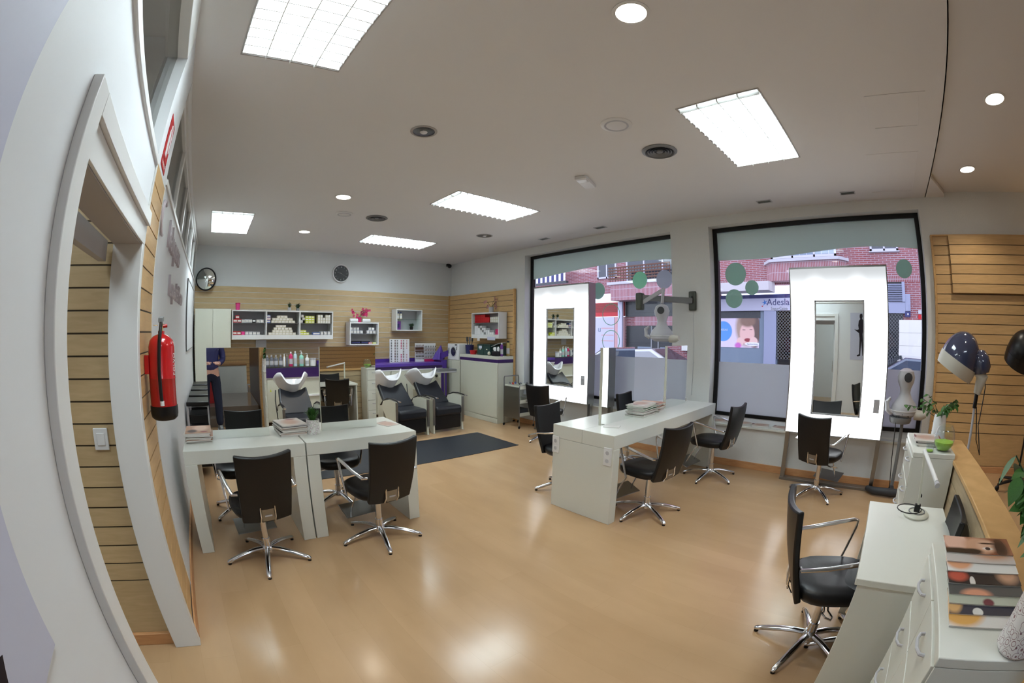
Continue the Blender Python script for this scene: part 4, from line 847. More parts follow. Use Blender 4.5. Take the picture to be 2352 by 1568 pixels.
# left counter with bottles
t = thing('wash_counter', 'white and purple counter with a row of bottles behind the wash chairs', 'counter', (0.62, 7.30, 0))
B().box(0, 1.36, 0.03, 0.62, 0.08, 0.815).build('body', 'cream', t); B().box(0, 1.36, 0, 0.63, 0.835, 0.998).build('purple_band', 'purple_dark', t, bevel=0.003); B().box(-0.01, 1.37, -0.015, 0.63, 1.0, 1.018).build('glass_top', 'glass_green', t); B().box(0, 1.36, 0.01, 0.62, 0.815, 0.835).build('white_edge', 'white', t)
dd = B().box(0.32, 0.62, 0.012, 0.03, 0.11, 0.80).build('door', 'cream', t, bevel=0.002); B().prism([(0.36, 0.60), (0.39, 0.60), (0.375, 0.65)], 0.010, 0.012, 'y').build('sticker', 'yellow', dd)
B().box(0.64, 1.35, 0.005, 0.03, 0.50, 0.53).build('shelf_edge', 'white', t)
xs_ = [(0.955, .036, .165, 'silver_bottle', 'light_grey', 0), (1.035, .036, .165, 'silver_bottle', 'light_grey', 0), (1.115, .036, .165, 'silver_bottle', 'light_grey', 0), (1.20, .036, .165, 'silver_bottle', 'light_grey', 0)]
for q_, (x, r, h, m, c, p) in enumerate(xs_): bottle('dark silver bottle, %s from the left of four on the wash counter' % ORD[q_], (x, 7.37, 1.019), r, h, m, 0.4, c, group='silver bottles on the wash counter')
for x, r, h, m, c, p, lb_ in ((1.265, .017, .18, 'white', 'white', 0, 'slim white tube right of the silver bottles'), (1.315, .02, .17, 'silver_bottle', 'light_grey', 0, 'slim grey bottle beside the magenta bottle'), (1.385, .035, .215, 'magenta', 'white', 0, 'tall magenta bottle on the wash counter'), (1.465, .033, .225, 'pale_blue', 'white', 0, 'tall pale blue bottle beside the magenta bottle'),
                              (1.58, .038, .20, 'mint', 'white', 1, 'mint green pump bottle on the wash counter'), (1.685, .036, .155, 'white', 'white', 1, 'white pump bottle with dark label on the wash counter')):
    bottle(lb_, (x, 7.37, 1.019), r, h, m, 0.42, c, bool(p))
t = thing('cream_jar', 'wide white jar at the end of the bottle row', 'jar', (1.79, 7.37, 1.019)); B().lathe([(0, 0), (0.05, 0), (0.052, 0.10), (0, 0.10)], seg=24).build('body', 'white', t, smooth=True); B().lathe([(0, 0.10), (0.055, 0.10), (0.055, 0.13), (0, 0.132)], seg=24).build('lid', 'light_grey', t, smooth=True)
# right counter
t = thing('purple_counter', 'long purple counter with white cabinet doors along the back wall', 'counter', (2.0, 7.25, 0))
B().box(0, 2.40, 0, 0.70, 0.955, 1.01).build('counter_top', 'purple', t, bevel=0.004); B().box(0, 2.40, 0.655, 0.70, 1.01, 1.07).build('upstand', 'purple', t, bevel=0.003); B().box(0, 2.40, 0.02, 0.65, 0.90, 0.954).build('dark_band', 'purple_dark', t)
B().box(0, 2.38, 0.02, 0.69, 0.08, 0.88).build('body', 'cream', t); B().box(0, 2.40, 0.0, 0.69, 0.88, 0.90).build('white_edge', 'white', t)
for a, b_ in ((0.02, 0.62), (0.64, 1.26), (1.28, 1.81), (1.83, 2.36)): dd = B().box(a, b_, 0.002, 0.019, 0.10, 0.875).build('door', 'cream', t, bevel=0.002)
B().ball((2.25, -0.02, 0.75), 0.03, 0.02, 0.03).build('black_knob', 'black_plastic', t, smooth=True)
t = thing('purple_post', 'purple post at the right end of the purple counter', 'post', (4.41, 7.32, 0)); B().box(0, 0.13, 0, 0.30, 0, 1.05).build('post', 'purple_dark', t, bevel=0.003); B().box(0, 0.13, -0.002, 0.0, 0, 1.05).build('front_face', 'purple', t)
t = thing('purple_cape', 'shiny purple cape heaped at the end of the purple counter', 'cape', (4.475, 7.50, 1.052))
B().sheet(lambda u, v: (0.13 * (1 - v) * math.cos(6.28 * u) * (1 + 0.25 * math.sin(19 * u)) + 0.04 * v, 0.10 * (1 - v) * math.sin(6.28 * u), 0.30 * v ** 0.8), 24, 8).build('cloth', 'purple', t, smooth=True); B().sheet(lambda u, v: (-0.05 + 0.2 * u, -0.11 + 0.01 * math.sin(9 * u), 0.02 + 0.12 * v + 0.05 * u), 6, 4, 0.004).build('fold', 'purple', t, smooth=True)
t = thing('instrument_tray', 'grey instrument tray on a post beside the right wash chair', 'tray', (4.17, 6.80, 0)); B().box(-0.19, 0.19, -0.13, 0.13, 0.86, 0.885).build('tray', 'light_grey', t, bevel=0.004); frame_ring(-0.19, 0.19, -0.13, 0.13, 0.012, 0.886, 0.925).build('rim', 'mid_grey', t); B().tube([(0, 0, 0.02), (0, 0, 0.86)], 0.012, 10).build('post', 'steel', t, smooth=True); B().lathe([(0, 0), (0.13, 0), (0.12, 0.02), (0, 0.022)], seg=24).build('base', 'mid_grey', t)
# colour charts and polish rack on the purple counter
t = thing('colour_chart', 'white hair colour chart board on the purple counter', 'board', (3.62, 7.60, 1.0105), 0)
B().box(-0.215, 0.215, 0, 0.02, 0, 0.455).build('board', 'white', t, bevel=0.002)
for k, xx in enumerate((-0.18, -0.10, -0.05, 0.035, 0.085, 0.155)):
    b = B()
    for j in range(14):
        if k in (3, 5) and j in (5, 6, 7): continue
        b.box(xx - 0.015, xx + 0.012, -0.004, 0, 0.02 + 0.031 * j, 0.036 + 0.031 * j)
    b.build('hair_swatches', ('dark_grey', 'brown', 'gunmetal', 'magenta', 'brown', 'stone_pink')[k], t, kind='stuff')
for nm, x0, w, lb_ in (('polish_rack', 4.09, 0.19, 'white polish rack with a brown picture, left of the purple-based one'), ('polish_rack', 4.335, 0.28, 'white polish rack with purple base on the purple counter')):
    t = thing(nm, lb_, 'rack', (x0, 7.62, 1.0105)); B().box(-w / 2, w / 2, 0.03, 0.05, 0, 0.37).build('panel', 'white', t)
    for j in range(5 if w < 0.2 else 4):
        z = 0.02 + 0.07 * j + (0.05 if w > 0.2 else 0); B().box(-w / 2, w / 2, 0, 0.03, z, z + 0.006).build('shelf', 'white', t)
        if w < 0.2 and j == 3: continue
        b = B()
        n = 7
        for k in range(n):
            xx = -w / 2 + w * (k + 0.5) / n; b.lathe([(0, z + 0.007), (0.009, z + 0.007), (0.009, z + 0.02), (0.004, z + 0.025), (0.003, z + 0.045), (0, z + 0.045)], (xx, 0.013, 0), 8)
        b.build('polish_bottles', 'black_plastic' if j % 2 else 'brown', t, kind='stuff')
    B().box(-w / 2, w / 2, -0.004, 0.03, 0.0, 0.05).build('base', 'magenta' if w > 0.2 else 'white', t)
    if w < 0.2: B().box(-w / 2, w / 2, 0.024, 0.03, 0.20, 0.29).build('picture', 'brown', t)
# ================================================================ window-side cabinets
t = thing('sliding_cabinet', 'white sliding-door cabinet with a purple stripe by the slatted corner', 'cabinet', (4.62, 5.765, 0))
B().box(0.015, 0.36, 0.005, 1.16, 0, 1.075).build('body', 'cream', t); B().box(0, 0.36, 0, 1.20, 1.135, 1.19).build('top_board', 'cream', t, bevel=0.002); B().box(0.002, 0.36, 0.002, 1.19, 1.08, 1.134).build('purple_stripe', 'purple_dark', t)
B().box(-0.003, 0.012, 0.01, 0.62, 0.10, 1.05).build('sliding_door', 'cream', t, bevel=0.002); B().box(0.004, 0.014, 0.60, 1.16, 0.10, 1.05).build('sliding_door', 'cream', t, bevel=0.002); B().box(0.0, 0.014, 0.0, 1.16, 1.053, 1.077).build('upper_track', 'cream', t); B().box(-0.004, 0.014, 0, 1.16, 0.0, 0.085).build('plinth', 'cream', t, bevel=0.002)
t = thing('low_cabinet', 'scuffed white low cabinet carrying the white appliance in the corner', 'cabinet', (4.64, 6.98, 0)); B().box(0, 0.35, 0, 0.30, 0, 1.055).build('body', 'cream', t, bevel=0.003); B().box(-0.004, 0, 0.01, 0.29, 0.06, 1.03).build('door', 'cream', t)
B().box(0, 0.35, 0.301, 0.55, 0, 1.055).build('side_body', 'cream', t)
t = thing('towel_heater', 'white countertop appliance with a round dark window on the corner cabinet', 'appliance', (4.63, 7.01, 1.056)); B().box(0, 0.34, 0, 0.42, 0, 0.325).build('body', 'white', t, bevel=0.012)
B().lathe([(0, -0.006), (0.085, -0.006), (0.092, 0), (0, 0)], (0, 0.19, 0.165), 32, 'x').build('round_window', 'car_glass', t, smooth=True); B().lathe([(0.09, -0.008), (0.105, -0.008), (0.105, 0), (0.09, 0), (0.09, -0.008)], (0, 0.19, 0.165), 32, 'x').build('window_ring', 'light_grey', t); B().box(-0.004, 0, 0.35, 0.37, 0.12, 0.24).build('indicator', 'green_dark', t); B().box(-0.003, 0.0, 0.06, 0.14, 0.29, 0.315).build('badge', 'dark_grey', t)
B().tube([(-0.006, 0.06, 0.27), (-0.02, 0.05, 0.24), (-0.006, 0.07, 0.20)], 0.006, 8).build('door_handle', 'dark_grey', t)
t = thing('brush_bucket', 'dark blue bucket of grey brushes on the sliding-door cabinet', 'bucket', (4.80, 6.88, 1.191)); B().lathe([(0, 0), (0.07, 0), (0.085, 0.17), (0.08, 0.17), (0.066, 0.01), (0, 0.01)], seg=24).build('bucket', 'blue_box', t, smooth=True)
for k in range(6):
    a = k * 1.05; B().tube([(0.03 * math.cos(a), 0.03 * math.sin(a), 0.02), (0.055 * math.cos(a), 0.055 * math.sin(a), 0.24)], 0.006, 6).tube([(0.055 * math.cos(a), 0.055 * math.sin(a), 0.24), (0.062 * math.cos(a), 0.062 * math.sin(a), 0.33)], [0.018, 0.015], 8).build('brush', 'dark_grey' if k % 2 else 'mid_grey', t, smooth=True)
t = thing('red_basket', 'small red basket beside the blue bucket', 'basket', (4.72, 6.64, 1.191)); B().lathe([(0, 0), (0.055, 0), (0.07, 0.075), (0.065, 0.075), (0.05, 0.008), (0, 0.008)], seg=24).build('basket', 'red', t, smooth=True); B().lathe([(0.068, 0.07), (0.074, 0.07), (0.074, 0.078), (0.068, 0.078), (0.068, 0.07)], seg=24).build('rim', 'red', t)
for y, lb_, nt_ in ((6.44, 'dark green storage box with a lilac note', 1), (6.24, 'dark green storage box beside the one with the note', 0)):
    t = thing('storage_box', lb_, 'box', (4.82, y, 1.191)); B().box(-0.08, 0.10, -0.095, 0.095, 0, 0.195).build('box', 'teal_box', t, bevel=0.004); B().box(-0.082, 0.102, -0.097, 0.097, 0.165, 0.20).build('lid', 'teal_box', t, bevel=0.003)
    B().box(-0.086, -0.081, -0.02, 0.02, 0.10, 0.115).build('pull', 'cream_box', t)
    if nt_: B().box(-0.084, -0.083, -0.05, 0.045, 0.12, 0.17).build('note', 'poster_lavender', t)
t = thing('storage_box', 'open dark teal box with a lid leaning over it', 'box', (4.86, 6.04, 1.191)); B().box(-0.07, 0.10, -0.09, 0.09, 0, 0.17).build('box', 'teal_box', t, bevel=0.004); B().obox((0.0, 0, 0.20), (0.10, 0, 0.01), (0, 0.10, -0.03), (0, 0.002, 0.006)).build('lid', 'mid_grey', t)
t = thing('egg_timer', 'pale egg-shaped timer on the sliding-door cabinet', 'timer', (4.67, 6.08, 1.191)); B().ball((0, 0, 0.04), 0.028, 0.028, 0.038).build('body', 'cream_box', t, smooth=True); B().lathe([(0, 0), (0.022, 0), (0.02, 0.012), (0, 0.012)], seg=16).build('base', 'dark_grey', t)
t = thing('clip_box', 'dark box of white clips and cards on the sliding-door cabinet', 'box', (4.685, 5.90, 1.191)); B().box(-0.05, 0.05, -0.06, 0.06, 0, 0.09).build('box', 'black_plastic', t, bevel=0.003); B().obox((-0.02, 0.0, 0.12), (0.002, 0, 0), (0, 0.03, 0), (0, 0, 0.04)).build('card', 'white', t); B().ball((0, 0.05, 0.13), 0.02, 0.025, 0.03).ball((0.02, -0.04, 0.12), 0.02, 0.03, 0.05).build('clips', 'white', t, smooth=True)
bottle('purple spray can with a white cap on the sliding-door cabinet', (4.76, 5.83, 1.191), 0.026, 0.21, 'violet', 0.55, 'white', name='spray_can', sh=0.9)
bottle('tall gold spray can with a black cap on the sliding-door cabinet', (4.88, 5.80, 1.191), 0.03, 0.24, 'gold', 0.8, 'black_plastic', name='spray_can', sh=0.95)
t = thing('paper_note', 'lilac paper note hanging below the window-side shelf', 'paper'); B().box(4.780, 4.784, 6.05, 6.28, 1.47, 1.53).build('sheet', 'poster_lavender', t); B().box(4.780, 4.784, 6.52, 6.60, 1.45, 1.50).build('small_sheet', 'paper', t)
# instrument trolley
t = thing('trolley', 'steel trolley with cream drawers on castors beside the left mirror panel', 'trolley', (4.65, 5.20, 0))
for y, hh in ((0.02, 0.74), (0.42, 0.86)):
    B().tube([(0.0, y, 0.05), (0.0, y, hh - 0.03), (0.01, y, hh), (0.32, y, hh), (0.33, y, hh - 0.03), (0.33, y, 0.05)], 0.009, 8).build('frame_tube', 'steel', t, smooth=True)
    for x in (0.0, 0.33): B().ball((x, y, 0.026), 0.025, 0.015, 0.025).build('castor', 'black_plastic', t, smooth=True)
B().box(0.0, 0.006, 0.03, 0.41, 0.16, 0.70).build('side_sheet', 'steel', t)
for z in (0.20, 0.42, 0.66):
    d = B().box(0.008, 0.325, 0.03, 0.41, z, z + 0.008).box(0.008, 0.325, 0.03, 0.036, z, z + 0.065).box(0.008, 0.325, 0.404, 0.41, z, z + 0.065).box(0.319, 0.325, 0.036, 0.404, z, z + 0.065).box(0.008, 0.014, 0.036, 0.404, z, z + 0.065).build('tray', 'cream', t, bevel=0.002)
B().box(0.06, 0.26, 0.08, 0.30, 0.215, 0.32).build('dark_case', 'dark_grey', t, bevel=0.01)
for k, (m, x, y) in enumerate((('red', 0.06, 0.25), ('dark_grey', 0.12, 0.15), ('mid_grey', 0.20, 0.2), ('dark_grey', 0.26, 0.1), ('blue', 0.16, 0.3), ('mid_grey', 0.08, 0.35))): B().bar((x, y, 0.74), (x + 0.05, y + 0.08, 0.745), 0.02, 0.02).build('comb', m, t)
# row of black trolleys by the left wall
def cart():
    t = thing('rolling_cart', 'x', 'trolley', group='black and silver carts lined up along the left wall')
    B().tube([(-0.13, 0, 0.02), (-0.13, 0, 0.79), (0.13, 0, 0.79), (0.13, 0, 0.02)], 0.017, 8).build('front_frame', 'light_grey', t, smooth=True); [B().tube([(-0.13, 0, zz), (0.13, 0, zz)], 0.014, 8).build('cross_tube', 'light_grey', t, smooth=True) for zz in (0.56, 0.22)]
    B().tube([(-0.13, 0.38, 0.02), (-0.13, 0.38, 0.79), (0.13, 0.38, 0.79), (0.13, 0.38, 0.02)], 0.017, 8).build('rear_frame', 'light_grey', t, smooth=True)
    for z in (0.10, 0.30, 0.44, 0.60): B().box(-0.115, 0.115, 0.02, 0.36, z, z + 0.10).build('drawer', 'black_plastic', t, bevel=0.008)
    B().box(-0.14, 0.14, -0.01, 0.39, 0.80, 0.845).build('top_tray', 'black_plastic', t, bevel=0.01); return t
ct = cart(); lbs = ['nearest of the black and silver carts by the left wall', 'second of the black and silver carts by the left wall', 'third of the black and silver carts by the left wall', 'rearmost of the black and silver carts by the left wall']
for k in range(4):
    p = (-0.22, 4.95 + 0.56 * k, 0)
    if k == 0: ct.location = p; ct['label'] = lbs[0]
    else: dup(ct, p, 0, lbs[k])
# ================================================================ left wall fittings
t = thing('fire_extinguisher', 'red powder fire extinguisher hung on the slatted strip', 'extinguisher', (-0.290, 2.27, 1.175))
B().lathe([(0.0, 0.06), (0.073, 0.06), (0.074, 0.07), (0.074, 0.20), (0.0755, 0.203), (0.074, 0.206), (0.074, 0.355), (0.066, 0.385), (0.045, 0.405), (0.018, 0.415), (0.018, 0.43), (0, 0.43)], seg=40).build('cylinder', 'red_paint', t, smooth=True, ang=50)
B().lathe([(0, 0), (0.060, 0), (0.074, 0.012), (0.0775, 0.03), (0.0775, 0.068), (0.073, 0.069)], seg=40).build('base_cup', 'black_plastic', t, smooth=True)
v = B().tube([(0, 0, 0.425), (0, 0, 0.465)], 0.011, 12).build('valve', 'brass', t, smooth=True); B().tube([(0, 0, 0.45), (0.03, 0.015, 0.455)], 0.009, 10).build('gauge', 'red_paint', v, smooth=True)
B().obox((0, -0.01, 0.485), (0.012, 0, 0), (0, 0.035, 0.004), (0, 0, 0.012)).build('grip', 'mid_grey', t, bevel=0.002)
B().tube([(-0.03 + 0.012 * math.cos(a), -0.02 + 0.006 * math.sin(a), 0.457) for a in [k * 0.785 for k in range(8)]], 0.0015, 5, closed=True).build('pin_ring', 'brass', t)
B().tube([(0.0, -0.012, 0.478), (0.005, -0.055, 0.46), (0.0, -0.086, 0.38), (-0.004, -0.088, 0.25), (0.0, -0.087, 0.12), (0.002, -0.085, 0.08)], 0.0095, 10).build('hose', 'black_plastic', t, smooth=True)
B().tube([(0.002, -0.085, 0.078), (0.002, -0.085, 0.10)], 0.0115, 10).build('hose_clip', 'white', t)
B().obox((-0.080, -0.02, 0.27), (0.012, 0, 0), (0, 0.02, 0), (0, 0, 0.045)).build('wall_bracket', 'red_paint', t)
c_ = math.radians(-20)
for (s, sz, aa, zz) in (('POLVO', 0.034, -18, 0.27), ('ABC', 0.018, 2, 0.25), ('6 kg', 0.02, 4, 0.15)):
    a = math.radians(aa); text('printed_text', s, sz, 'white', (0.0752 * math.cos(a), 0.0752 * math.sin(a), zz), (PI / 2, -PI / 2, PI / 2 + a), t, ext=0.0004)
t = thing('extinguisher_sign', 'red extinguisher sign high on the white box post', 'sign', (XL + 0.001, 2.27, 2.42))
B().box(0, 0.002, -0.10, 0.10, 0.055, 0.275).build('plate', 'red', t); B().box(0, 0.002, -0.10, 0.10, 0, 0.048).build('text_plate', 'red', t)
B().prism([(-0.035, 0.075), (0.03, 0.075), (0.03, 0.20), (0.015, 0.22), (-0.02, 0.22), (-0.035, 0.20)], 0.002, 0.0026, 'x').build('pictogram', 'white', t); B().tube([(0.003, -0.005, 0.22), (0.003, -0.005, 0.245), (0.003, 0.04, 0.245), (0.003, 0.055, 0.20), (0.003, 0.06, 0.11)], 0.004, 6).build('pictogram_hose', 'white', t)
text('sign_text', 'EXTINTOR', 0.028, 'white', (0.0022, 0, 0.024), (PI / 2, 0, PI / 2), t, ext=0.0003)
t = thing('wall_lettering', 'large pale raised lettering on the white left wall', 'lettering', (XL, 0, 0))
text('word', 'Peluqueros', 0.27, 'letter_silver', (0.010, 3.55, 2.24), (PI / 2, 0, PI / 2), t, ext=0.01, sx=0.86)
text('word', 'Lope de Haro', 0.22, 'letter_silver', (0.010, 4.03, 1.93), (PI / 2, 0, PI / 2), t, ext=0.01, sx=1.1)
B().tube([(0.012, 2.62 + 0.09 * math.cos(a * 0.5), 2.25 + 0.10 * math.sin(a * 0.5)) for a in range(2, 11)], 0.010, 6).build('emblem', 'letter_silver', t, smooth=True)
t = thing('glass_board', 'tall pale glass board screwed to the left wall beyond the lettering', 'board', (XL + 0.004, 6.5, 1.37)); B().box(0, 0.01, -0.82, 0.82, 0, 0.88).build('board', 'panel_white', t, bevel=0.002); frame_ring(0, 1, 0, 1, 0.1, 0, 1)
e = B(); e.box(0.0, 0.014, -0.83, 0.83, -0.01, 0.0); e.box(0, 0.014, -0.83, 0.83, 0.88, 0.89); e.box(0, 0.014, -0.83, -0.82, 0, 0.88); e.box(0, 0.014, 0.82, 0.83, 0, 0.88); e.build('edge', 'mid_grey', t)
# silhouette poster on the door wall, left of the door
t = thing('silhouette_poster', 'lavender poster with a dark silhouette of a standing man', 'poster', (XL + 0.001, -0.05, 1.15))
B().box(0, 0.004, -0.62, 0.62, 0, 1.0).build('board', 'poster_lavender', t)
P_ = [(0.47, 0.02), (0.50, 0.05), (0.44, 0.07), (0.435, 0.40), (0.45, 0.52), (0.50, 0.55), (0.57, 0.60), (0.50, 0.585), (0.455, 0.60), (0.47, 0.68), (0.455, 0.78), (0.42, 0.815), (0.435, 0.86), (0.43, 0.91), (0.40, 0.935), (0.365, 0.92), (0.36, 0.87), (0.375, 0.83), (0.34, 0.78), (0.335, 0.60), (0.36, 0.50), (0.35, 0.40), (0.30, 0.07), (0.27, 0.04), (0.36, 0.04), (0.395, 0.35), (0.41, 0.04)]
B().prism([(y - 0.04, z + 0.05) for y, z in P_], 0.004, 0.0048, 'x').build('silhouette', 'silhouette', t)
t = thing('light_switch', 'white rocker light switch on the slatted wall seen through the door', 'switch', (-0.62, 2.055, 1.13)); B().box(-0.04, 0.04, -0.010, 0, -0.05, 0.05).build('plate', 'white', t, bevel=0.003); B().box(-0.022, 0.022, -0.014, -0.010, -0.028, 0.028).build('rocker', 'white', t, bevel=0.002)
# ================================================================ magazines
def magazine(label, loc, rz, m, w=0.21, d=0.275, h=0.006, group=None, name='magazine', tilt=0):
    t = thing(name, label, 'magazine', loc, rz, group); t.rotation_euler = (tilt, 0, rz)
    B().box(-w / 2, w / 2, -d / 2, d / 2, 0, h * 0.8).build('pages', 'paper', t); B().box(-w / 2 - 0.001, w / 2 + 0.001, -d / 2 - 0.001, d / 2 + 0.001, h * 0.8, h).build('cover', m, t); return t
blobs('cover_fashion', (186, 140, 110), [(0.02, 0.05, 0.06, 0.10, (226, 190, 168), 0.3), (-0.05, -0.06, 0.04, 0.05, (60, 36, 30), 0.3), (0.05, -0.09, 0.03, 0.02, (150, 40, 40), 0.2)])
blobs('cover_pale', (206, 198, 190), [(0.0, 0.0, 0.07, 0.09, (186, 150, 132), 0.4), (0.03, 0.1, 0.05, 0.02, (120, 60, 60), 0.3)])
blobs('cover_dark', (50, 46, 50), [(-0.02, 0.04, 0.05, 0.08, (200, 160, 140), 0.3), (0.05, -0.08, 0.04, 0.03, (220, 220, 216), 0.2)])
blobs('cover_green', (86, 138, 92), [(0.0, 0.06, 0.07, 0.03, (226, 228, 216), 0.3)])
blobs('cover_blue', (90, 104, 138), [(0.02, -0.04, 0.05, 0.07, (210, 176, 156), 0.4)])
cs = ['cover_pale', 'cover_fashion', 'cover_dark', 'cover_pale', 'cover_green', 'cover_blue', 'cover_pale']
def stack(x, y, z, rz, n, label, group, w=0.21, d=0.275, ms=None, h=0.0085, seed=0, jit=0.012, name='magazine'):
    rr = random.Random(seed)
    protos = {}
    for k in range(n):
        m = (ms or cs)[k % len(ms or cs)]; p = (x + rr.uniform(-jit, jit), y + rr.uniform(-jit, jit), z + k * h); a = rz + rr.uniform(-0.09, 0.09)
        last = k == n - 1; lb_ = ('topmost magazine of the ' if last else ORD[k] + ' magazine from the bottom, ') + label
        if m in protos: dup(protos[m], p, a, lb_, group)
        else: protos[m] = magazine(lb_, p, a, m, w, d, h * 0.97, group)
stack(-0.165, 3.42, 0.791, 0.0, 9, 'stack at the left end of the left white desk', 'magazines stacked on the left desk', 0.21, 0.27, ['cover_pale', 'cover_pale', 'cover_fashion'], seed=2)
stack(0.62, 3.46, 0.791, 0.08, 10, 'stack beside the green potted plant', 'magazines stacked where the two desks meet', 0.22, 0.28, ['cover_pale', 'cover_fashion', 'cover_pale', 'cover_dark', 'cover_pale'], seed=3)
stack(3.66, 2.27, 0.791, PI / 2 + 0.1, 12, 'large pile with green spines on the long desk', 'magazines in the large pile on the long desk', 0.21, 0.28, ['cover_green', 'cover_pale', 'cover_green', 'cover_green', 'cover_pale', 'cover_pale'], h=0.010, seed=4, jit=0.015)
stack(3.96, 2.33, 0.791, 0.2, 9, 'pile between the two mirrors of the long desk', 'magazines in the middle pile on the long desk', 0.20, 0.27, ['cover_pale', 'cover_dark', 'cover_fashion'], h=0.010, seed=5)
stack(4.79, 2.42, 0.791, 0.5, 5, 'pile at the window end of the long desk', 'magazines in the window-end pile on the long desk', 0.15, 0.21, ['cover_pale', 'cover_fashion'], h=0.009, seed=6, jit=0.004)
stack(3.03, -0.47, 0.961, 0.05, 5, 'pile on the far drawer unit', 'magazines on the far drawer unit', 0.24, 0.19, ['cover_fashion', 'cover_pale', 'cover_dark'], h=0.007, seed=7)
for k, (y, x, rz) in enumerate(((1.93, 5.13, 0.3), (1.62, 5.12, 0.9), (1.38, 5.13, 0.2), (1.10, 5.12, -0.1))):
    magazine(['folded newspaper on the window sill nearest the pillar', 'crumpled newspaper second along the window sill', 'open newspaper in the middle of the window sill', 'newspaper on the window sill nearest the glowing panel'][k], (x, y, 0.527), rz, 'cover_pale', 0.13, 0.22, 0.02, 'newspapers on the window sill', 'newspaper')
magazine('white card lying on the front of the long desk beside the first mirror', (3.02, 2.16, 0.791), 0.4, 'paper', 0.10, 0.14, 0.003, None, 'price_card')
magazine('printed price card lying at the right end of the paired desks', (1.50, 3.44, 0.791), 0.3, 'cover_pale', 0.14, 0.19, 0.002, None, 'price_card')
def pot_pattern(name, marks):
    m = M['white'].copy(); m.name = name; nt = m.node_tree; b = nt.nodes['Principled BSDF']; L = nt.links.new
    tc = nt.nodes.new('ShaderNodeTexCoord'); v = nt.nodes.new('ShaderNodeTexVoronoi'); v.inputs['Scale'].default_value = marks; L(tc.outputs['Object'], v.inputs['Vector'])
    cr = nt.nodes.new('ShaderNodeValToRGB'); cr.color_ramp.interpolation = 'CONSTANT'; E_ = cr.color_ramp.elements; E_[0].position = 0; E_[0].color = (*srgb(228, 224, 222), 1); E_[1].position = 0.33; E_[1].color = (*srgb(150, 116, 120), 1)
    e2 = E_.new(0.39); e2.color = (*srgb(228, 224, 222), 1); e3 = E_.new(0.56); e3.color = (*(srgb(120, 150, 80) if marks < 40 else srgb(130, 100, 110)), 1); e4 = E_.new(0.60); e4.color = (*srgb(228, 224, 222), 1)
    L(v.outputs['Distance'], cr.inputs[0]); L(cr.outputs[0], b.inputs['Base Color']); M[name] = m
pot_pattern('pot_hearts', 34.0); pot_pattern('pot_swirls', 46.0)
pot_plant('green bushy potted plant in a white patterned pot between the desk mirrors', (0.795, 3.36, 0.7915), 0.056, 0.115, 'pot_hearts', 'tuft', 0.11, 0.085, 150, 'green_leaf', seed=21, leafw=0.012, taper=0.97)
# ================================================================ manicure corner: two drawer units, table, lamp
def drawer_unit(x0, x1, label):
    t = thing('drawer_unit', label, 'drawer unit', (x0, -0.345, 0)); w = x1 - x0
    B().box(0.01, w - 0.01, -0.29, -0.01, 0, 0.93).build('body', 'laminate', t); B().box(0, w, -0.30, 0.005, 0.932, 0.96).build('top_board', 'laminate', t, bevel=0.003)
    B().box(0.0, 0.009, -0.295, 0.0, 0, 0.931).build('side_panel', 'laminate', t); B().box(w - 0.009, w, -0.295, 0.0, 0, 0.931).build('side_panel', 'laminate', t)
    for r in range(5):
        z1 = 0.925 - 0.182 * r; z0 = z1 - 0.176
        for c in range(2):
            a = 0.012 + (w - 0.024) / 2 * c; b_ = a + (w - 0.024) / 2 - 0.004
            d = B().box(a, b_, -0.009, 0.009, z0, z1).build('drawer_front', 'laminate', t, bevel=0.002)
            mx = (a + b_) / 2; zz = z1 - 0.055 if r else z1 - 0.045
            B().tube([(mx - 0.048, 0.009, zz), (mx - 0.045, 0.024, zz), (mx - 0.02, 0.034, zz), (mx + 0.02, 0.034, zz), (mx + 0.045, 0.024, zz), (mx + 0.048, 0.009, zz)], 0.0055, 8).build('handle', 'light_grey', d, smooth=True)
    return t
drawer_unit(0.86, 1.475, 'white drawer unit in the right foreground with magazines and a patterned vase'); drawer_unit(2.74, 3.33, 'white drawer unit beyond the manicure table with a glass bowl on it')
t = thing('manicure_table', 'white manicure table between the two drawer units', 'table', (1.585, -0.58, 0))
B().box(0, 0.89, 0, 0.485, 0.70, 0.73).build('table_top', 'laminate', t, bevel=0.003)
for a in (0.01, 0.86): B().box(a, a + 0.022, 0.02, 0.47, 0, 0.699).build('side_panel', 'laminate', t, bevel=0.002)
B().box(0.033, 0.859, 0.02, 0.036, 0.40, 0.699).build('back_panel', 'laminate', t)
t = thing('desk_lamp', 'white manicure lamp with a round base and slim tube head', 'lamp', (2.33, -0.385, 0.7315))
B().lathe([(0, 0), (0.078, 0), (0.080, 0.008), (0.070, 0.018), (0.05, 0.020), (0.0, 0.022)], seg=40).build('base', 'cream', t, smooth=True); B().lathe([(0.046, 0.021), (0.052, 0.021), (0.052, 0.024), (0.046, 0.024), (0.046, 0.021)], seg=32).build('base_ring', 'mid_grey', t)
B().box(-0.012, 0.012, -0.015, 0.02, 0.02, 0.06).build('joint', 'black_plastic', t, bevel=0.002); B().bar((0, 0, 0.05), (-0.01, 0.03, 0.325), 0.022, 0.012).build('arm', 'cream', t); B().box(-0.012, 0.012, -0.008, 0.010, 0.10, 0.112).build('collar', 'black_plastic', t)
B().tube([(0.0, 0.03, 0.335), (-0.30, -0.02, 0.27)], 0.012, 12).build('tube_head', 'trim_white', t, smooth=True); B().tube([(-0.305, -0.021, 0.268), (-0.325, -0.024, 0.262)], 0.014, 12).build('tube_cap', 'light_grey', t, smooth=True)
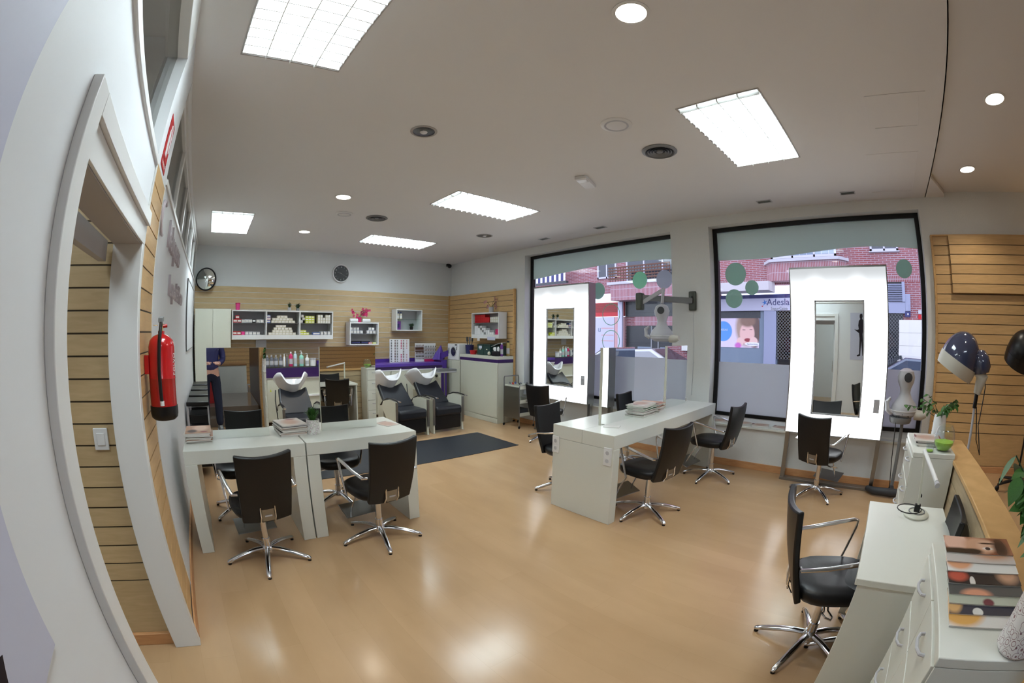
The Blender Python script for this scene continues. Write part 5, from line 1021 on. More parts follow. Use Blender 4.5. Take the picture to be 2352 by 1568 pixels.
B().tube([(0.02 + 0.07 * math.cos(a * 0.4) - 0.03, 0.05 + 0.075 * math.sin(a * 0.4), 0.035) for a in range(16)], 0.003, 6, closed=True).build('cord', 'black_plastic', t, smooth=True)
# fanned magazines on the near unit
blobs('cover_face', (150, 96, 70), [(-0.09, 0.02, 0.050, 0.07, (232, 190, 172), 0.15), (-0.085, -0.06, 0.09, 0.035, (34, 22, 20), 0.2), (0.0, 0.0, 0.06, 0.06, (214, 168, 140), 0.25), (0.04, 0.0, 0.045, 0.04, (226, 184, 158), 0.25), (0.035, -0.02, 0.022, 0.010, (240, 232, 226), 0.2), (0.035, -0.02, 0.011, 0.011, (36, 26, 40), 0.15), (0.04, 0.018, 0.035, 0.006, (60, 36, 28), 0.3), (0.09, -0.01, 0.03, 0.07, (50, 30, 28), 0.4), (-0.03, -0.045, 0.04, 0.02, (40, 26, 22), 0.3)], 0.25, 0.3)
blobs('cover_f2', (206, 200, 196), [(0.05, 0.0, 0.08, 0.04, (206, 160, 130), 0.4)], 0.25)
blobs('cover_f3', (232, 232, 230), [(-0.09, 0.0, 0.05, 0.05, (232, 170, 130), 0.2)], 0.25)
blobs('cover_f4', (48, 40, 40), [(-0.10, -0.02, 0.035, 0.03, (200, 90, 70), 0.3), (-0.05, -0.05, 0.01, 0.03, (230, 226, 220), 0.1), (0.09, 0, 0.04, 0.05, (206, 160, 130), 0.4)], 0.25)
blobs('cover_f5', (86, 88, 88), [(-0.04, -0.06, 0.05, 0.03, (226, 160, 130), 0.3)], 0.25)
blobs('cover_f6', (190, 196, 180), [(0.0, -0.05, 0.02, 0.02, (120, 60, 70), 0.2)], 0.25)
blobs('cover_f7', (60, 62, 78), [(-0.04, -0.05, 0.018, 0.02, (230, 230, 228), 0.1), (-0.12, 0, 0.03, 0.06, (226, 180, 120), 0.2)], 0.25)
blobs('cover_f8', (232, 228, 224), [(-0.09, 0.0, 0.07, 0.06, (232, 176, 96), 0.2)], 0.25)
fan = [('cover_f8', 0.985), ('cover_f7', 1.035), ('cover_f6', 1.075), ('cover_f5', 1.115), ('cover_f4', 1.165), ('cover_f3', 1.225), ('cover_f2', 1.275), ('cover_face', 1.325)]
fl = ['orange and white magazine, first of the fan nearest the vase', 'dark blue magazine, second in the fan', 'pale green magazine, third in the fan', 'grey magazine with a peach patch, fourth in the fan', 'black magazine, fifth in the fan', 'white and orange magazine, sixth in the fan', 'pale magazine just below the one with the face', 'magazine with a large eye and face on its cover, top of the fan']
for k, (m, x) in enumerate(fan):
    w = 0.20 if k < 7 else 0.13
    x0 = x; t = thing('magazine', fl[k], 'magazine', (x0, -0.505, 0.9612 + 0.0052 * k), 0, 'fanned magazines on the near drawer unit'); t.rotation_euler = (0, math.radians(-1.2 if k < 7 else 0), PI / 2 * 0)
    wd = 0.12
    p = B().box(0, wd, -0.135, 0.135, 0, 0.0038).build('pages', 'paper', t)
    c = B().box(-0.136, 0.136, -wd / 2 - 0.001, wd / 2 + 0.001, 0, 0.001).build('cover', m, t, loc=(wd / 2, 0, 0.004), rot=(0, 0, -PI / 2))
# vases and bowl
def leafy(t, ph, n, hgt, spread, leaf, seed, m='green_leaf', bias=(0, 0)):
    rr = random.Random(seed); lf = None; cnt = 0
    st = B()
    for k in range(n):
        a = rr.uniform(0, 2 * PI); e = rr.uniform(0.35, 1.0); tip = Vector((math.cos(a) * spread * e + bias[0], math.sin(a) * spread * e + bias[1], ph + hgt * rr.uniform(0.4, 1.0))); base = Vector((0, 0, ph - 0.04))
        mid = base * 0.5 + tip * 0.5 + Vector((0, 0, 0.03)); st.tube([base, mid, tip], 0.0022, 5)
        for q in range(6):
            f = 0.35 + 0.13 * q; c = (base.lerp(mid, f * 2) if f < 0.5 else mid.lerp(tip, f * 2 - 1)); aa = a + (1.2 if q % 2 else -1.2) + rr.uniform(-0.5, 0.5)
            L_ = leaf * rr.uniform(0.7, 1.25); rot = (rr.uniform(-0.5, 0.5), rr.uniform(-0.1, 0.9), aa)
            if lf is None:
                b = B(); nseg = 6; vs = []; fs = []
                for i in range(nseg + 1):
                    u = i / nseg; w = 0.34 * math.sin(PI * u ** 0.8) * 0.95 + 0.004; z = -0.25 * u * u
                    vs += [(u, -w, z + 0.06 * w), (u, 0, z), (u, w, z + 0.06 * w)]
                for i in range(nseg): o = 3 * i; fs += [(o, o + 3, o + 4, o + 1), (o + 1, o + 4, o + 5, o + 2)]
                lf = b.add(vs, fs).build('leaf', m, t, smooth=True); o_ = lf
            else: o_ = share(lf, (0, 0, 0), t)
            o_.location = c; o_.rotation_euler = rot; o_.scale = (L_, L_, L_)
    st.build('stems', 'green_dark', t)
t = thing('patterned_vase', 'white vase with brown swirls and a leafy plant in the right foreground', 'vase', (0.915, -0.575, 0.961))
B().lathe([(0, 0), (0.054, 0), (0.060, 0.008), (0.056, 0.06), (0.048, 0.16), (0.046, 0.20), (0.042, 0.20), (0.042, 0.16), (0.0, 0.15)], seg=36).build('vase', 'pot_swirls', t, smooth=True)
leafy(t, 0.20, 16, 0.20, 0.13, 0.066, 31, bias=(0.12, 0.05))
t = thing('white_vase', 'white vase with a trailing plant on the far drawer unit', 'vase', (3.22, -0.58, 0.961)); B().lathe([(0, 0), (0.055, 0), (0.058, 0.01), (0.050, 0.14), (0.045, 0.155), (0.04, 0.155), (0, 0.14)], seg=30).build('vase', 'white', t, smooth=True)
leafy(t, 0.155, 12, 0.12, 0.26, 0.05, 33, bias=(0.0, 0.04))
t = thing('glass_bowl', 'round glass bowl with green contents on the far drawer unit', 'bowl', (2.84, -0.565, 0.961))
B().lathe([(0.0, 0.0), (0.045, 0.002), (0.072, 0.04), (0.078, 0.08), (0.066, 0.125), (0.050, 0.15), (0.048, 0.15), (0.064, 0.125), (0.076, 0.08), (0.07, 0.04), (0.043, 0.005), (0, 0.004)], seg=36).build('bowl', 'glass', t, smooth=True); B().lathe([(0, 0.006), (0.042, 0.007), (0.068, 0.038), (0.070, 0.055), (0, 0.060)], seg=24).build('contents', 'green_pale', t, smooth=True)
t = thing('tea_glass', 'small clear glass beside the round bowl', 'glass', (2.78, -0.46, 0.961)); B().lathe([(0, 0.0), (0.026, 0.0), (0.032, 0.05), (0.03, 0.05), (0.024, 0.004), (0, 0.004)], seg=24).build('glass', 'glass', t, smooth=True); B().lathe([(0, 0.005), (0.024, 0.005), (0.025, 0.012), (0, 0.012)], seg=20).build('wax', 'green_pale', t)
# ================================================================ dryers and processors
def hood_dryer(name, label, loc, rz, m, m2, pole_h, basem, hood_r=0.19):
    t = thing(name, label, 'hair dryer', loc, rz)
    n = 14; prof = [(hood_r * math.cos(PI / 2 * k / n) if k < n else 0.0, 0.24 * math.sin(PI / 2 * k / n)) for k in range(n + 1)]
    h = B().lathe(prof, seg=36).build('hood', m, t, smooth=True, loc=(0.0, 0.15, pole_h), rot=(math.radians(28), 0, 0))
    B().lathe([(hood_r * 0.985, -0.10), (hood_r + 0.004, -0.06), (hood_r + 0.004, 0.004), (hood_r - 0.01, 0.004), (hood_r - 0.02, -0.09), (hood_r * 0.985, -0.10)], seg=36).build('hood_skirt', m2, t, smooth=True, loc=(0.0, 0.15, pole_h), rot=(math.radians(28), 0, 0))
    B().lathe([(0.0, 0.02), (0.075, 0.03), (0.095, 0.07), (0.085, 0.15), (0.05, 0.20), (0, 0.215)], seg=28).build('motor_housing', m, t, smooth=True, loc=(0, -0.09, pole_h - 0.12), rot=(math.radians(-10), 0, 0))
    B().tube([(0, -0.05, pole_h - 0.25), (0, -0.09, pole_h - 0.12), (0, -0.03, pole_h - 0.05)], [0.035, 0.06, 0.05], 14).build('neck', m2, t, smooth=True)
    B().tube([(0, -0.04, pole_h - 0.36), (0, -0.05, pole_h - 0.24)], 0.02, 12).build('height_collar', 'black_plastic', t, smooth=True)
    B().tube([(0, -0.03, 0.08), (0, -0.04, pole_h - 0.34)], 0.0125, 12).build('pole', 'light_grey' if basem != 'black_plastic' else 'black_plastic', t, smooth=True)
    lg = None
    for k in range(5):
        a = 2 * PI * k / 5 + 0.3
        if lg is None:
            lg = B().tube([(0.0, 0, 0.10), (0.10, 0, 0.095), (0.25, 0, 0.065)], [0.028, 0.024, 0.016], 8, 0.7).build('leg', basem, t, smooth=True, loc=(0, -0.03, 0), rot=(0, 0, a)); cs_ = B().ball((0.25, 0, 0.03), 0.03, 0.02, 0.03).build('castor', 'black_plastic', lg, smooth=True)
        else: l2 = share(lg, (0, -0.03, 0), t, (0, 0, a)); share(cs_, (0, 0, 0), l2)
    B().tube([(0.02, -0.10, pole_h - 0.02), (0.05, -0.13, pole_h - 0.2), (0.04, -0.10, pole_h - 0.5), (0.0, -0.16, pole_h - 0.72), (-0.03, -0.10, pole_h - 0.60), (0.0, -0.06, pole_h - 0.35)], 0.005, 6).build('cable', 'black_plastic', t, smooth=True)
    return t
hood_dryer('hood_dryer', 'blue-grey and cream hood hair dryer on a stand behind the beech partition', (3.82, -0.98, 0.271), math.radians(-15), 'hood_blue', 'bone', 1.18, 'mid_grey')
hood_dryer('hood_dryer', 'black hood hair dryer on a five-castor stand at the right edge', (4.42, -1.84, 0.271), math.radians(-60), 'black_plastic', 'black_plastic', 1.22, 'black_plastic')
def processor(t, c, s=1.0, rz=0.0, tiltz=0.0):
    """rounded hourglass colour processor head"""
    def put(b, nm, m, par=t, **k):
        b.v = [tuple(Matrix.Rotation(rz, 3, 'Z') @ (Vector(v) * s) + Vector(c)) for v in b.v]; return b.build(nm, m, par, smooth=True, **k)
    put(B().lathe([(0, -0.02), (0.10, -0.02), (0.155, 0.02), (0.16, 0.07), (0.14, 0.12), (0.085, 0.18), (0.062, 0.23), (0.068, 0.28), (0.098, 0.34), (0.105, 0.39), (0.085, 0.45), (0.04, 0.475), (0, 0.48)], seg=32), 'head_shell', 'light_grey')
    put(B().lathe([(0, 0), (0.048, 0), (0.048, -0.012), (0, -0.014)], (0, -0.092, 0.39), 28, 'y'), 'round_panel', 'dark_grey')
    put(B().tube([(-0.16, -0.02, 0.03), (-0.21, -0.03, 0.06), (-0.22, -0.02, 0.14), (-0.18, 0.0, 0.17)], [0.05, 0.045, 0.04, 0.03], 12, 0.6), 'side_wing', 'light_grey')
    put(B().tube([(0.13, -0.06, 0.02), (0.20, -0.10, 0.02), (0.25, -0.12, 0.03)], [0.055, 0.05, 0.03], 12), 'side_wing', 'bone')
    put(B().lathe([(0.150, 0.055), (0.165, 0.055), (0.165, 0.062), (0.150, 0.062), (0.150, 0.055)], seg=32), 'trim_line', 'white')
t = thing('colour_processor', 'grey climate hair processor on a stand beside the glowing right panel', 'hair processor', (4.84, -0.41, 0))
processor(t, (0, 0, 0.84), 1.0, math.radians(-80)); B().tube([(0, 0, 0.09), (0, 0, 0.80)], [0.022, 0.020], 14).build('pole', 'mid_grey', t, smooth=True)
B().lathe([(0, 0.77), (0.12, 0.77), (0.135, 0.80), (0.135, 0.83), (0.0, 0.835)], (-0.02, 0.03, 0), 32).build('control_dish', 'mid_grey', t, smooth=True); B().tube([(-0.12, 0.1, 0.84), (-0.15, 0.02, 0.87), (-0.13, -0.06, 0.85)], 0.006, 6).build('cable_loop', 'black_plastic', t, smooth=True)
B().tube([(-0.13, 0.09, 0.82), (-0.12, 0.07, 0.4), (-0.10, 0.03, 0.09)], 0.005, 6).build('cable', 'black_plastic', t, smooth=True)
B().tube([(-0.02, 0.30, 0.045), (-0.10, 0.22, 0.05), (-0.12, 0.0, 0.055), (-0.10, -0.2, 0.05), (-0.02, -0.26, 0.045)], [0.03, 0.04, 0.045, 0.04, 0.03], 10).build('foot', 'dark_grey', t, smooth=True); B().tube([(-0.12, 0.0, 0.06), (0, 0, 0.07)], 0.035, 10).build('foot_arm', 'dark_grey', t, smooth=True)
t = thing('wall_arm_processor', 'grey hair processor hanging from a jointed arm on the white pillar', 'hair processor', (5.045, 2.345, 2.04))
B().box(-0.035, 0, -0.055, 0.055, -0.125, 0.125).build('wall_plate', 'gunmetal', t, bevel=0.02); B().box(-0.040, -0.034, -0.012, 0.012, -0.03, 0.06).build('slot', 'black_plastic', t)
E1 = (-0.44, 0.55, 0.03); B().bar((-0.03, 0.0, 0.0), E1, 0.06, 0.075).build('arm', 'mid_grey', t, bevel=0.01)
B().box(E1[0] - 0.05, E1[0] + 0.05, E1[1] - 0.045, E1[1] + 0.045, -0.13, 0.09).build('elbow', 'gunmetal', t, bevel=0.02)
B().bar((E1[0], E1[1], -0.05), (-0.30, 0.28, 0.13), 0.05, 0.05).build('forearm', 'light_grey', t, bevel=0.01); B().tube([(-0.30, 0.28, 0.15), (-0.36, 0.27, -0.05)], 0.02, 10).build('hanger', 'light_grey', t, smooth=True)
processor(t, (-0.40, 0.25, -0.50), 0.92, math.radians(-70))
B().tube([(0.0, 0.0, -0.125), (0.0, -0.01, -0.7), (0.0, 0.0, -1.2)], 0.004, 6).build('cable', 'wall_paint', t, smooth=True)
# ================================================================ street outside
FX = 14.0
struct('street', B().box(5.6, FX + 0.3, -14, 34, -0.25, -0.12), 'asphalt'); struct('pavement', B().box(5.33, 7.3, -14, 34, -0.12, -0.02).box(FX - 1.6, FX + 0.3, -14, 34, -0.12, -0.0), 'pavement')
bl = thing('apartment_building', 'red brick apartment building with shops across the street', 'building', (0, 0, 0))
B().box(FX, FX + 0.3, -14, 34, 3.46, 14).build('upper_wall', 'brick', bl); B().box(FX - 0.01, FX + 0.3, -14, 34, 3.28, 3.46).build('soldier_course', 'brick_soldier', bl)
B().box(FX + 0.001, FX + 0.3, -14, -0.55, 0, 3.28).build('lower_wall', 'brick', bl); B().box(FX + 0.001, FX + 0.3, 5.5, 9.5, 0.0, 3.28).build('lower_wall', 'brick', bl)
b = B().prism([(3.70, 3.98), (3.70, 3.97), (3.45, 4.0)], 0, 1)
def bay(y0, y1, z0, z1, d):
    B().prism([(FX, y0), (FX - d, y0 + 0.3), (FX - d, y1 - 0.3), (FX, y1)], z0, z1, 'z').build('bay_wall', 'brick_bay', bl); B().prism([(FX, y0 - 0.08), (FX - d - 0.08, y0 + 0.24), (FX - d - 0.08, y1 - 0.24), (FX, y1 + 0.08)], z1, z1 + 0.09, 'z').build('bay_sill', 'sill_grey', bl)
bay(0.85, 3.68, 3.34, 3.93, 0.45)
def bwin(y0, y1, z0, z1, n=2, x=FX, grid=False):
    w = B().box(x - 0.05, x - 0.01, y0, y1, z0, z0 + 0.07).box(x - 0.05, x - 0.01, y0, y1, z1 - 0.07, z1).box(x - 0.05, x - 0.01, y0, y0 + 0.07, z0, z1).box(x - 0.05, x - 0.01, y1 - 0.07, y1, z0, z1)
    for k in range(1, n): yy = y0 + (y1 - y0) * k / n; w.box(x - 0.05, x - 0.01, yy - 0.03, yy + 0.03, z0, z1)
    f = w.build('window', 'window_white', bl); B().box(x - 0.03, x - 0.02, y0 + 0.07, y1 - 0.07, z0 + 0.07, z1 - 0.07).build('pane', 'car_glass' if not grid else 'store_grey', f)
    if grid:
        g = B()
        for k in range(1, 3 * n): yy = y0 + (y1 - y0) * k / (3 * n); g.box(x - 0.04, x - 0.03, yy - 0.01, yy + 0.01, z0, z1)
        g.build('muntin', 'window_white', f)
bwin(9.90, 10.87, 3.88, 4.9, 2); bwin(1.15, 3.38, 4.03, 5.3, 3, FX - 0.45, True); bwin(-0.98, 0.01, 4.2, 5.2, 2)
B().box(FX - 0.08, FX, -1.02, 0.05, 4.17, 4.2).build('window_sill', 'sill_grey', bl)
B().box(FX - 0.9, FX, 7.0, 9.75, 3.48, 3.58).build('balcony_slab', 'sill_grey', bl); B().box(FX - 0.85, FX, 5.8, 9.6, 2.88, 3.48).build('balcony_wall', 'brick_bay', bl)
bwin(6.9, 9.4, 3.6, 5.4, 3, FX - 0.02)
rl = None
for k in range(22):
    y = 7.0 + 0.125 * k
    if rl is None: rl = B().box(-0.01, 0.01, -0.01, 0.01, 0, 0.55).build('balcony_bar', 'brown', bl, loc=(FX - 0.85, y, 3.58))
    else: share(rl, (FX - 0.85, y, 3.58), bl)
for k in range(5): B().box(FX - 0.87, FX - 0.83, 7.0, 9.7, 3.66 + 0.11 * k, 3.71 + 0.11 * k).build('balcony_rail', 'brown', bl)
# striped awning of the balcony further along
aw = B().box(FX - 0.7, FX - 0.68, 12.1, 14.7, 3.86, 4.5).build('awning_cloth', 'white', bl); sp_ = None
for k in range(9):
    y = 12.2 + 0.28 * k
    if sp_ is None: sp_ = B().box(-0.004, 0, 0, 0.15, 0, 0.64).build('awning_stripe', 'navy', bl, loc=(FX - 0.70, y, 3.86))
    else: share(sp_, (FX - 0.70, y, 3.86), bl)
B().box(FX - 0.75, FX - 0.6, 12.0, 14.8, 3.75, 3.84).build('balcony_slab', 'dark_grey', bl)
# insurance office front
sf = thing('insurance_office', 'insurance office shop front with a lavender-white sign', 'shop front', (FX, 0, 0))
B().box(-0.12, -0.002, 2.0, 5.5, 2.44, 2.84).build('sign_board', 'sign_white', sf); B().box(-0.13, -0.002, 2.0, 5.5, 2.84, 2.96).build('blue_strip', 'navy', sf)
text('sign_text', 'Adeslas', 0.30, 'navy', (-0.125, 3.22, 2.70), (PI / 2, 0, -PI / 2), sf, ext=0.003); text('sign_text', 'SegurCaixa', 0.13, 'mid_grey', (-0.125, 3.24, 2.505), (PI / 2, 0, -PI / 2), sf, ext=0.003)
B().box(-0.126, -0.12, 2.9, 3.56, 2.575, 2.58).build('sign_rule', 'light_grey', sf)
st_ = []
for k in range(10):
    a = PI / 2 + k * PI / 5 + 0.25; r = 0.115 if k % 2 == 0 else 0.032; st_.append((3.75 - r * math.cos(a), 2.70 + r * math.sin(a) * 0.95))
B().prism(st_, -0.126, -0.12, 'x').build('star_emblem', 'sign_blue', sf); B().lathe([(0, -0.126), (0.022, -0.126), (0.022, -0.12), (0, -0.12)], (0, 3.84, 2.58), 16, 'x').build('emblem_dot', 'red', sf)
B().box(-0.02, 0.0, 2.0, 5.5, 0.0, 2.44).build('shop_window', 'store_grey', sf); B().box(-0.03, -0.02, 3.94, 5.5, 2.2, 2.44).build('dark_header', 'dark_grey', sf); B().box(-0.10, -0.02, 3.36, 3.79, 0, 2.44).build('column', 'shutter_grey', sf); B().box(-0.05, -0.02, 2.0, 3.3, 0, 2.44).build('dark_opening', 'store_dark', sf)
B().prism([(FX - 0.9 - FX, 3.02), (-0.9, 3.30), (0, 3.34), (0, 3.02)], 3.40, 5.8, 'y').build('awning_box', 'awning_cream', sf)
po_ = thing('girl_poster', 'advertising poster with a laughing child in the insurance office window', 'poster', (FX - 0.03, 4.70, 1.715))
blobs('poster_girl', (224, 208, 226), [(-0.62, 0.05, 0.34, 0.34, (84, 150, 220), 0.04), (0.28, 0.18, 0.42, 0.62, (176, 146, 128), 0.15), (0.56, 0.10, 0.20, 0.62, (104, 80, 74), 0.15), (0.28, -0.02, 0.27, 0.36, (236, 188, 180), 0.08), (0.30, 0.40, 0.28, 0.20, (140, 108, 92), 0.2), (0.30, -0.23, 0.12, 0.06, (150, 50, 60), 0.15), (0.02, -0.30, 0.13, 0.15, (238, 196, 188), 0.1), (0.52, -0.28, 0.15, 0.15, (238, 196, 188), 0.1), (0.16, 0.10, 0.06, 0.010, (90, 60, 56), 0.2), (0.42, 0.11, 0.06, 0.010, (90, 60, 56), 0.2), (-0.05, -0.42, 0.12, 0.10, (206, 100, 190), 0.3), (0.48, -0.36, 0.28, 0.06, (240, 238, 246), 0.03)], 0.4)
B().box(-0.70, 0.72, -0.485, 0.485, 0, 0.006).build('print', 'poster_girl', po_, rot=(PI / 2, 0, -PI / 2)); text('printed_text', 'SegurCaixa Adeslas', 0.05, 'navy', (-0.012, -0.48, -0.36), (PI / 2, 0, -PI / 2), po_, ext=0.001); text('printed_text', 'ADESLAS', 0.09, 'white', (-0.012, 0.62, 0.10), (PI / 2, 0, -PI / 2), po_, ext=0.001)
# diamond roller shutters
def lattice(par, y0, y1, z0, z1, p, x):
    B().box(x + 0.01, x + 0.02, y0, y1, z0, z1).build('dark_back', 'store_dark', par); b = B(); n = int((y1 - y0 + z1 - z0) / p) + 1
    for s in (1, -1):
        for k in range(n):
            c0 = y0 - (z1 - z0) + k * p
            pts = []
            a0, a1 = max(y0, c0), min(y1, c0 + (z1 - z0))
            if a1 <= a0: continue
            za, zb_ = z0 + (a0 - c0), z0 + (a1 - c0)
            if s < 0: a0, a1 = y0 + y1 - a0, y0 + y1 - a1
            b.bar((x, a0, za), (x, a1, zb_), 0.012, 0.012)
    b.build('lattice', 'mid_grey', par, kind='stuff')
lattice(sf, 2.45, 3.34, 0.9, 2.42, 0.11, -0.06)
gd = thing('lattice_shutter', 'diamond lattice shutter under a grey louvred box on the brick facade', 'shutter', (FX, 0, 0)); lattice(gd, -1.02, 0.85, 0.1, 2.36, 0.11, -0.04)
B().box(-0.10, 0, -1.09, 0.9, 2.36, 2.68).build('lower_panel', 'shutter_grey', gd); frame_ring(0, 1, 0, 1, .1, 0, 1); B().box(-0.08, 0, -1.09, 0.9, 2.69, 3.27).build('box', 'frame_black', gd); sl = None
for k in range(10):
    z = 2.72 + 0.053 * k
    if sl is None: sl = B().obox((0, 0, 0), (0.02, 0, 0.008), (0, 0.98, 0), (-0.003, 0, 0.012)).build('louver_slat', 'shutter_grey', gd, loc=(-0.10, -0.03, z))
    else: share(sl, (-0.10, -0.03, z), gd)
B().box(-0.12, -0.08, -1.10, -1.0, 2.69, 3.27).build('box_frame', 'shutter_grey', gd)
t = thing('meter_box', 'narrow grey box with a blue plate on the brick facade', 'box', (FX, -1.18, 0)); B().box(-0.10, 0, -0.10, 0.09, 2.42, 2.92).build('box', 'shutter_grey', t, bevel=0.01); B().box(-0.11, -0.002, -0.09, 0.10, 2.26, 2.41).build('blue_plate', 'navy', t); B().box(-0.112, -0.11, -0.02, 0.02, 2.31, 2.36).build('plate_mark', 'white', t)
t = thing('facade_plate', 'small red plate on the brick facade at the right window edge', 'plate', (FX, -1.64, 0)); B().box(-0.03, 0, -0.09, 0.09, 2.20, 2.33).build('plate', 'red', t); B().box(-0.03, 0, -0.09, 0.09, 2.35, 2.46).build('white_plate', 'light_grey', t)
t = thing('boarded_panel', 'pale stone panels on the facade behind the right window', 'panel', (FX, 0, 0))
for k in range(3): B().box(-0.15, 0, -2.4, -0.87, 1.06 + 0.37 * k, 1.425 + 0.37 * k).build('panel', 'paper', t, bevel=0.005)
# pharmacy-like shop on the left window
t = thing('red_shop', 'shop front with red fascia and white service panel seen through the left window', 'shop front', (FX, 0, 0))
B().box(-0.10, 0, 9.5, 11.6, 2.32, 2.88).build('fascia', 'red', t)
for k in range(9): B().box(-0.115, -0.10, 9.65, 11.5, 2.50 + 0.042 * k, 2.515 + 0.042 * k).build('fascia_slat', 'brown', t)
B().box(-0.10, 0, 9.97, 11.2, 0.3, 2.30).build('white_panel', 'sign_white', t); B().box(-0.09, 0, 9.5, 9.95, 0.0, 2.30).build('pink_panel', 'stone_pink', t); text('panel_text', 'u', 0.34, 'store_grey', (-0.104, 10.72, 1.80), (PI / 2, 0, -PI / 2), t, ext=0.002)
for z in (1.83, 1.55, 1.32): B().box(-0.104, -0.10, 10.0, 10.62, z, z + 0.035).build('text_bar', 'stone_pink', t)
B().box(-0.35, -0.25, 9.42, 9.62, 0, 2.87).build('white_post', 'window_white', t)
t = thing('dark_shop', 'dark glazed shop entrance behind the hanging processor', 'shop front', (FX, 0, 0)); B().box(-0.12, 0, 5.6, 9.4, 2.30, 2.88).build('dark_fascia', 'store_dark', t); B().box(-0.10, 0, 5.6, 9.0, 1.95, 2.29).build('brick_lintel', 'brick_bay', t); B().box(-0.06, 0, 5.6, 9.4, 0, 1.94).build('glass_front', 'store_dark', t)
for y in (6.4, 7.2, 7.9, 8.2): B().box(-0.09, -0.06, y, y + 0.05, 0, 1.94).build('mullion', 'mid_grey', t)
for y in (6.45, 7.25, 8.25): B().box(-0.075, -0.06, y, y + 0.6, 0.8, 1.15).build('counter_glass', 'store_grey', t)
# parked cars
def car(label, loc, rz, m):
    t = thing('parked_car', label, 'car', loc, rz)
    side = [(-2.0, 0.25), (2.0, 0.25), (2.05, 0.55), (1.95, 0.78), (1.15, 0.92), (0.45, 1.36), (-0.9, 1.42), (-1.7, 1.02), (-2.0, 0.92)]
    b = B(); n = len(side); W_ = 0.85
    vs = [(x, -W_ + (0.17 if z > 1.2 else 0), z) for x, z in side] + [(x, W_ - (0.17 if z > 1.2 else 0), z) for x, z in side]
    b.add(vs, [tuple(range(n)), tuple(range(n, 2 * n))[::-1]] + [(i, i + n, (i + 1) % n + n, (i + 1) % n) for i in range(n)]); b.build('body', m, t, bevel=0.05, seg=3, smooth=True)
    for s in (-1, 1):
        y = s * 0.80
        B().add([(-1.35, s * 0.865, 0.98), (0.95, s * 0.865, 0.96), (0.42, s * 0.715, 1.30), (-0.85, s * 0.70, 1.355)], [(0, 1, 2, 3)]).build('side_window', 'car_glass', t)
        for x in (-1.25, 1.3): B().lathe([(0, s * 0.70), (0.31, s * 0.70), (0.33, s * 0.74), (0.33, s * 0.86), (0.24, s * 0.88), (0, s * 0.87)], (x, 0, 0.33), 24, 'y').build('wheel', 'black_plastic', t, smooth=True)
        B().box(-2.04, -1.98, s * 0.62 - 0.12, s * 0.62 + 0.12, 0.62, 0.90).build('tail_light', 'tail_red', t)
    B().add([(1.13, -0.72, 0.95), (1.13, 0.72, 0.95), (0.50, 0.62, 1.36), (0.50, -0.62, 1.36)], [(0, 1, 2, 3)]).build('windscreen', 'car_glass', t)
    B().add([(-1.74, 0.70, 1.03), (-1.74, -0.70, 1.03), (-0.96, -0.62, 1.42), (-0.96, 0.62, 1.42)], [(0, 1, 2, 3)]).build('rear_window', 'car_glass', t)
    return t
car('white parked car seen through the left window above the frosted film', (8.6, 5.6, -0.12), PI / 2, 'car_white')
car('dark parked car seen at the lower right of the right window', (8.8, -1.55, -0.12), -PI / 2, 'car_dark')
# ================================================================ behind the camera: entrance things seen only in the mirrors
t = thing('reception_counter', 'low white counter at the rear of the entrance, seen in the left desk mirror', 'counter', (0.0, -3.5, 0)); B().box(0, 0.78, 0, 0.4, 0, 0.86).build('body', 'laminate', t, bevel=0.003); B().box(-0.01, 0.79, -0.01, 0.41, 0.86, 0.90).build('counter_top', 'book_wood', t, bevel=0.003)
t = thing('red_cape', 'red cape hanging on a hook by the entrance steps, seen in the left desk mirror', 'cape', (-0.12, -1.55, 0.302))
B().sheet(lambda u, v: (0.13 * math.cos(6.28 * u) * (1.15 - 0.55 * v) * (1 + 0.10 * math.sin(25 * u)), 0.08 * math.sin(6.28 * u) * (1.1 - 0.5 * v), 0.72 * v), 40, 8).build('cloth', 'red', t, smooth=True)
B().tube([(0, 0, 0.70), (0, 0, 0.98), (-0.2, 0, 1.0)], 0.01, 8).build('hook', 'chrome', t, smooth=True)
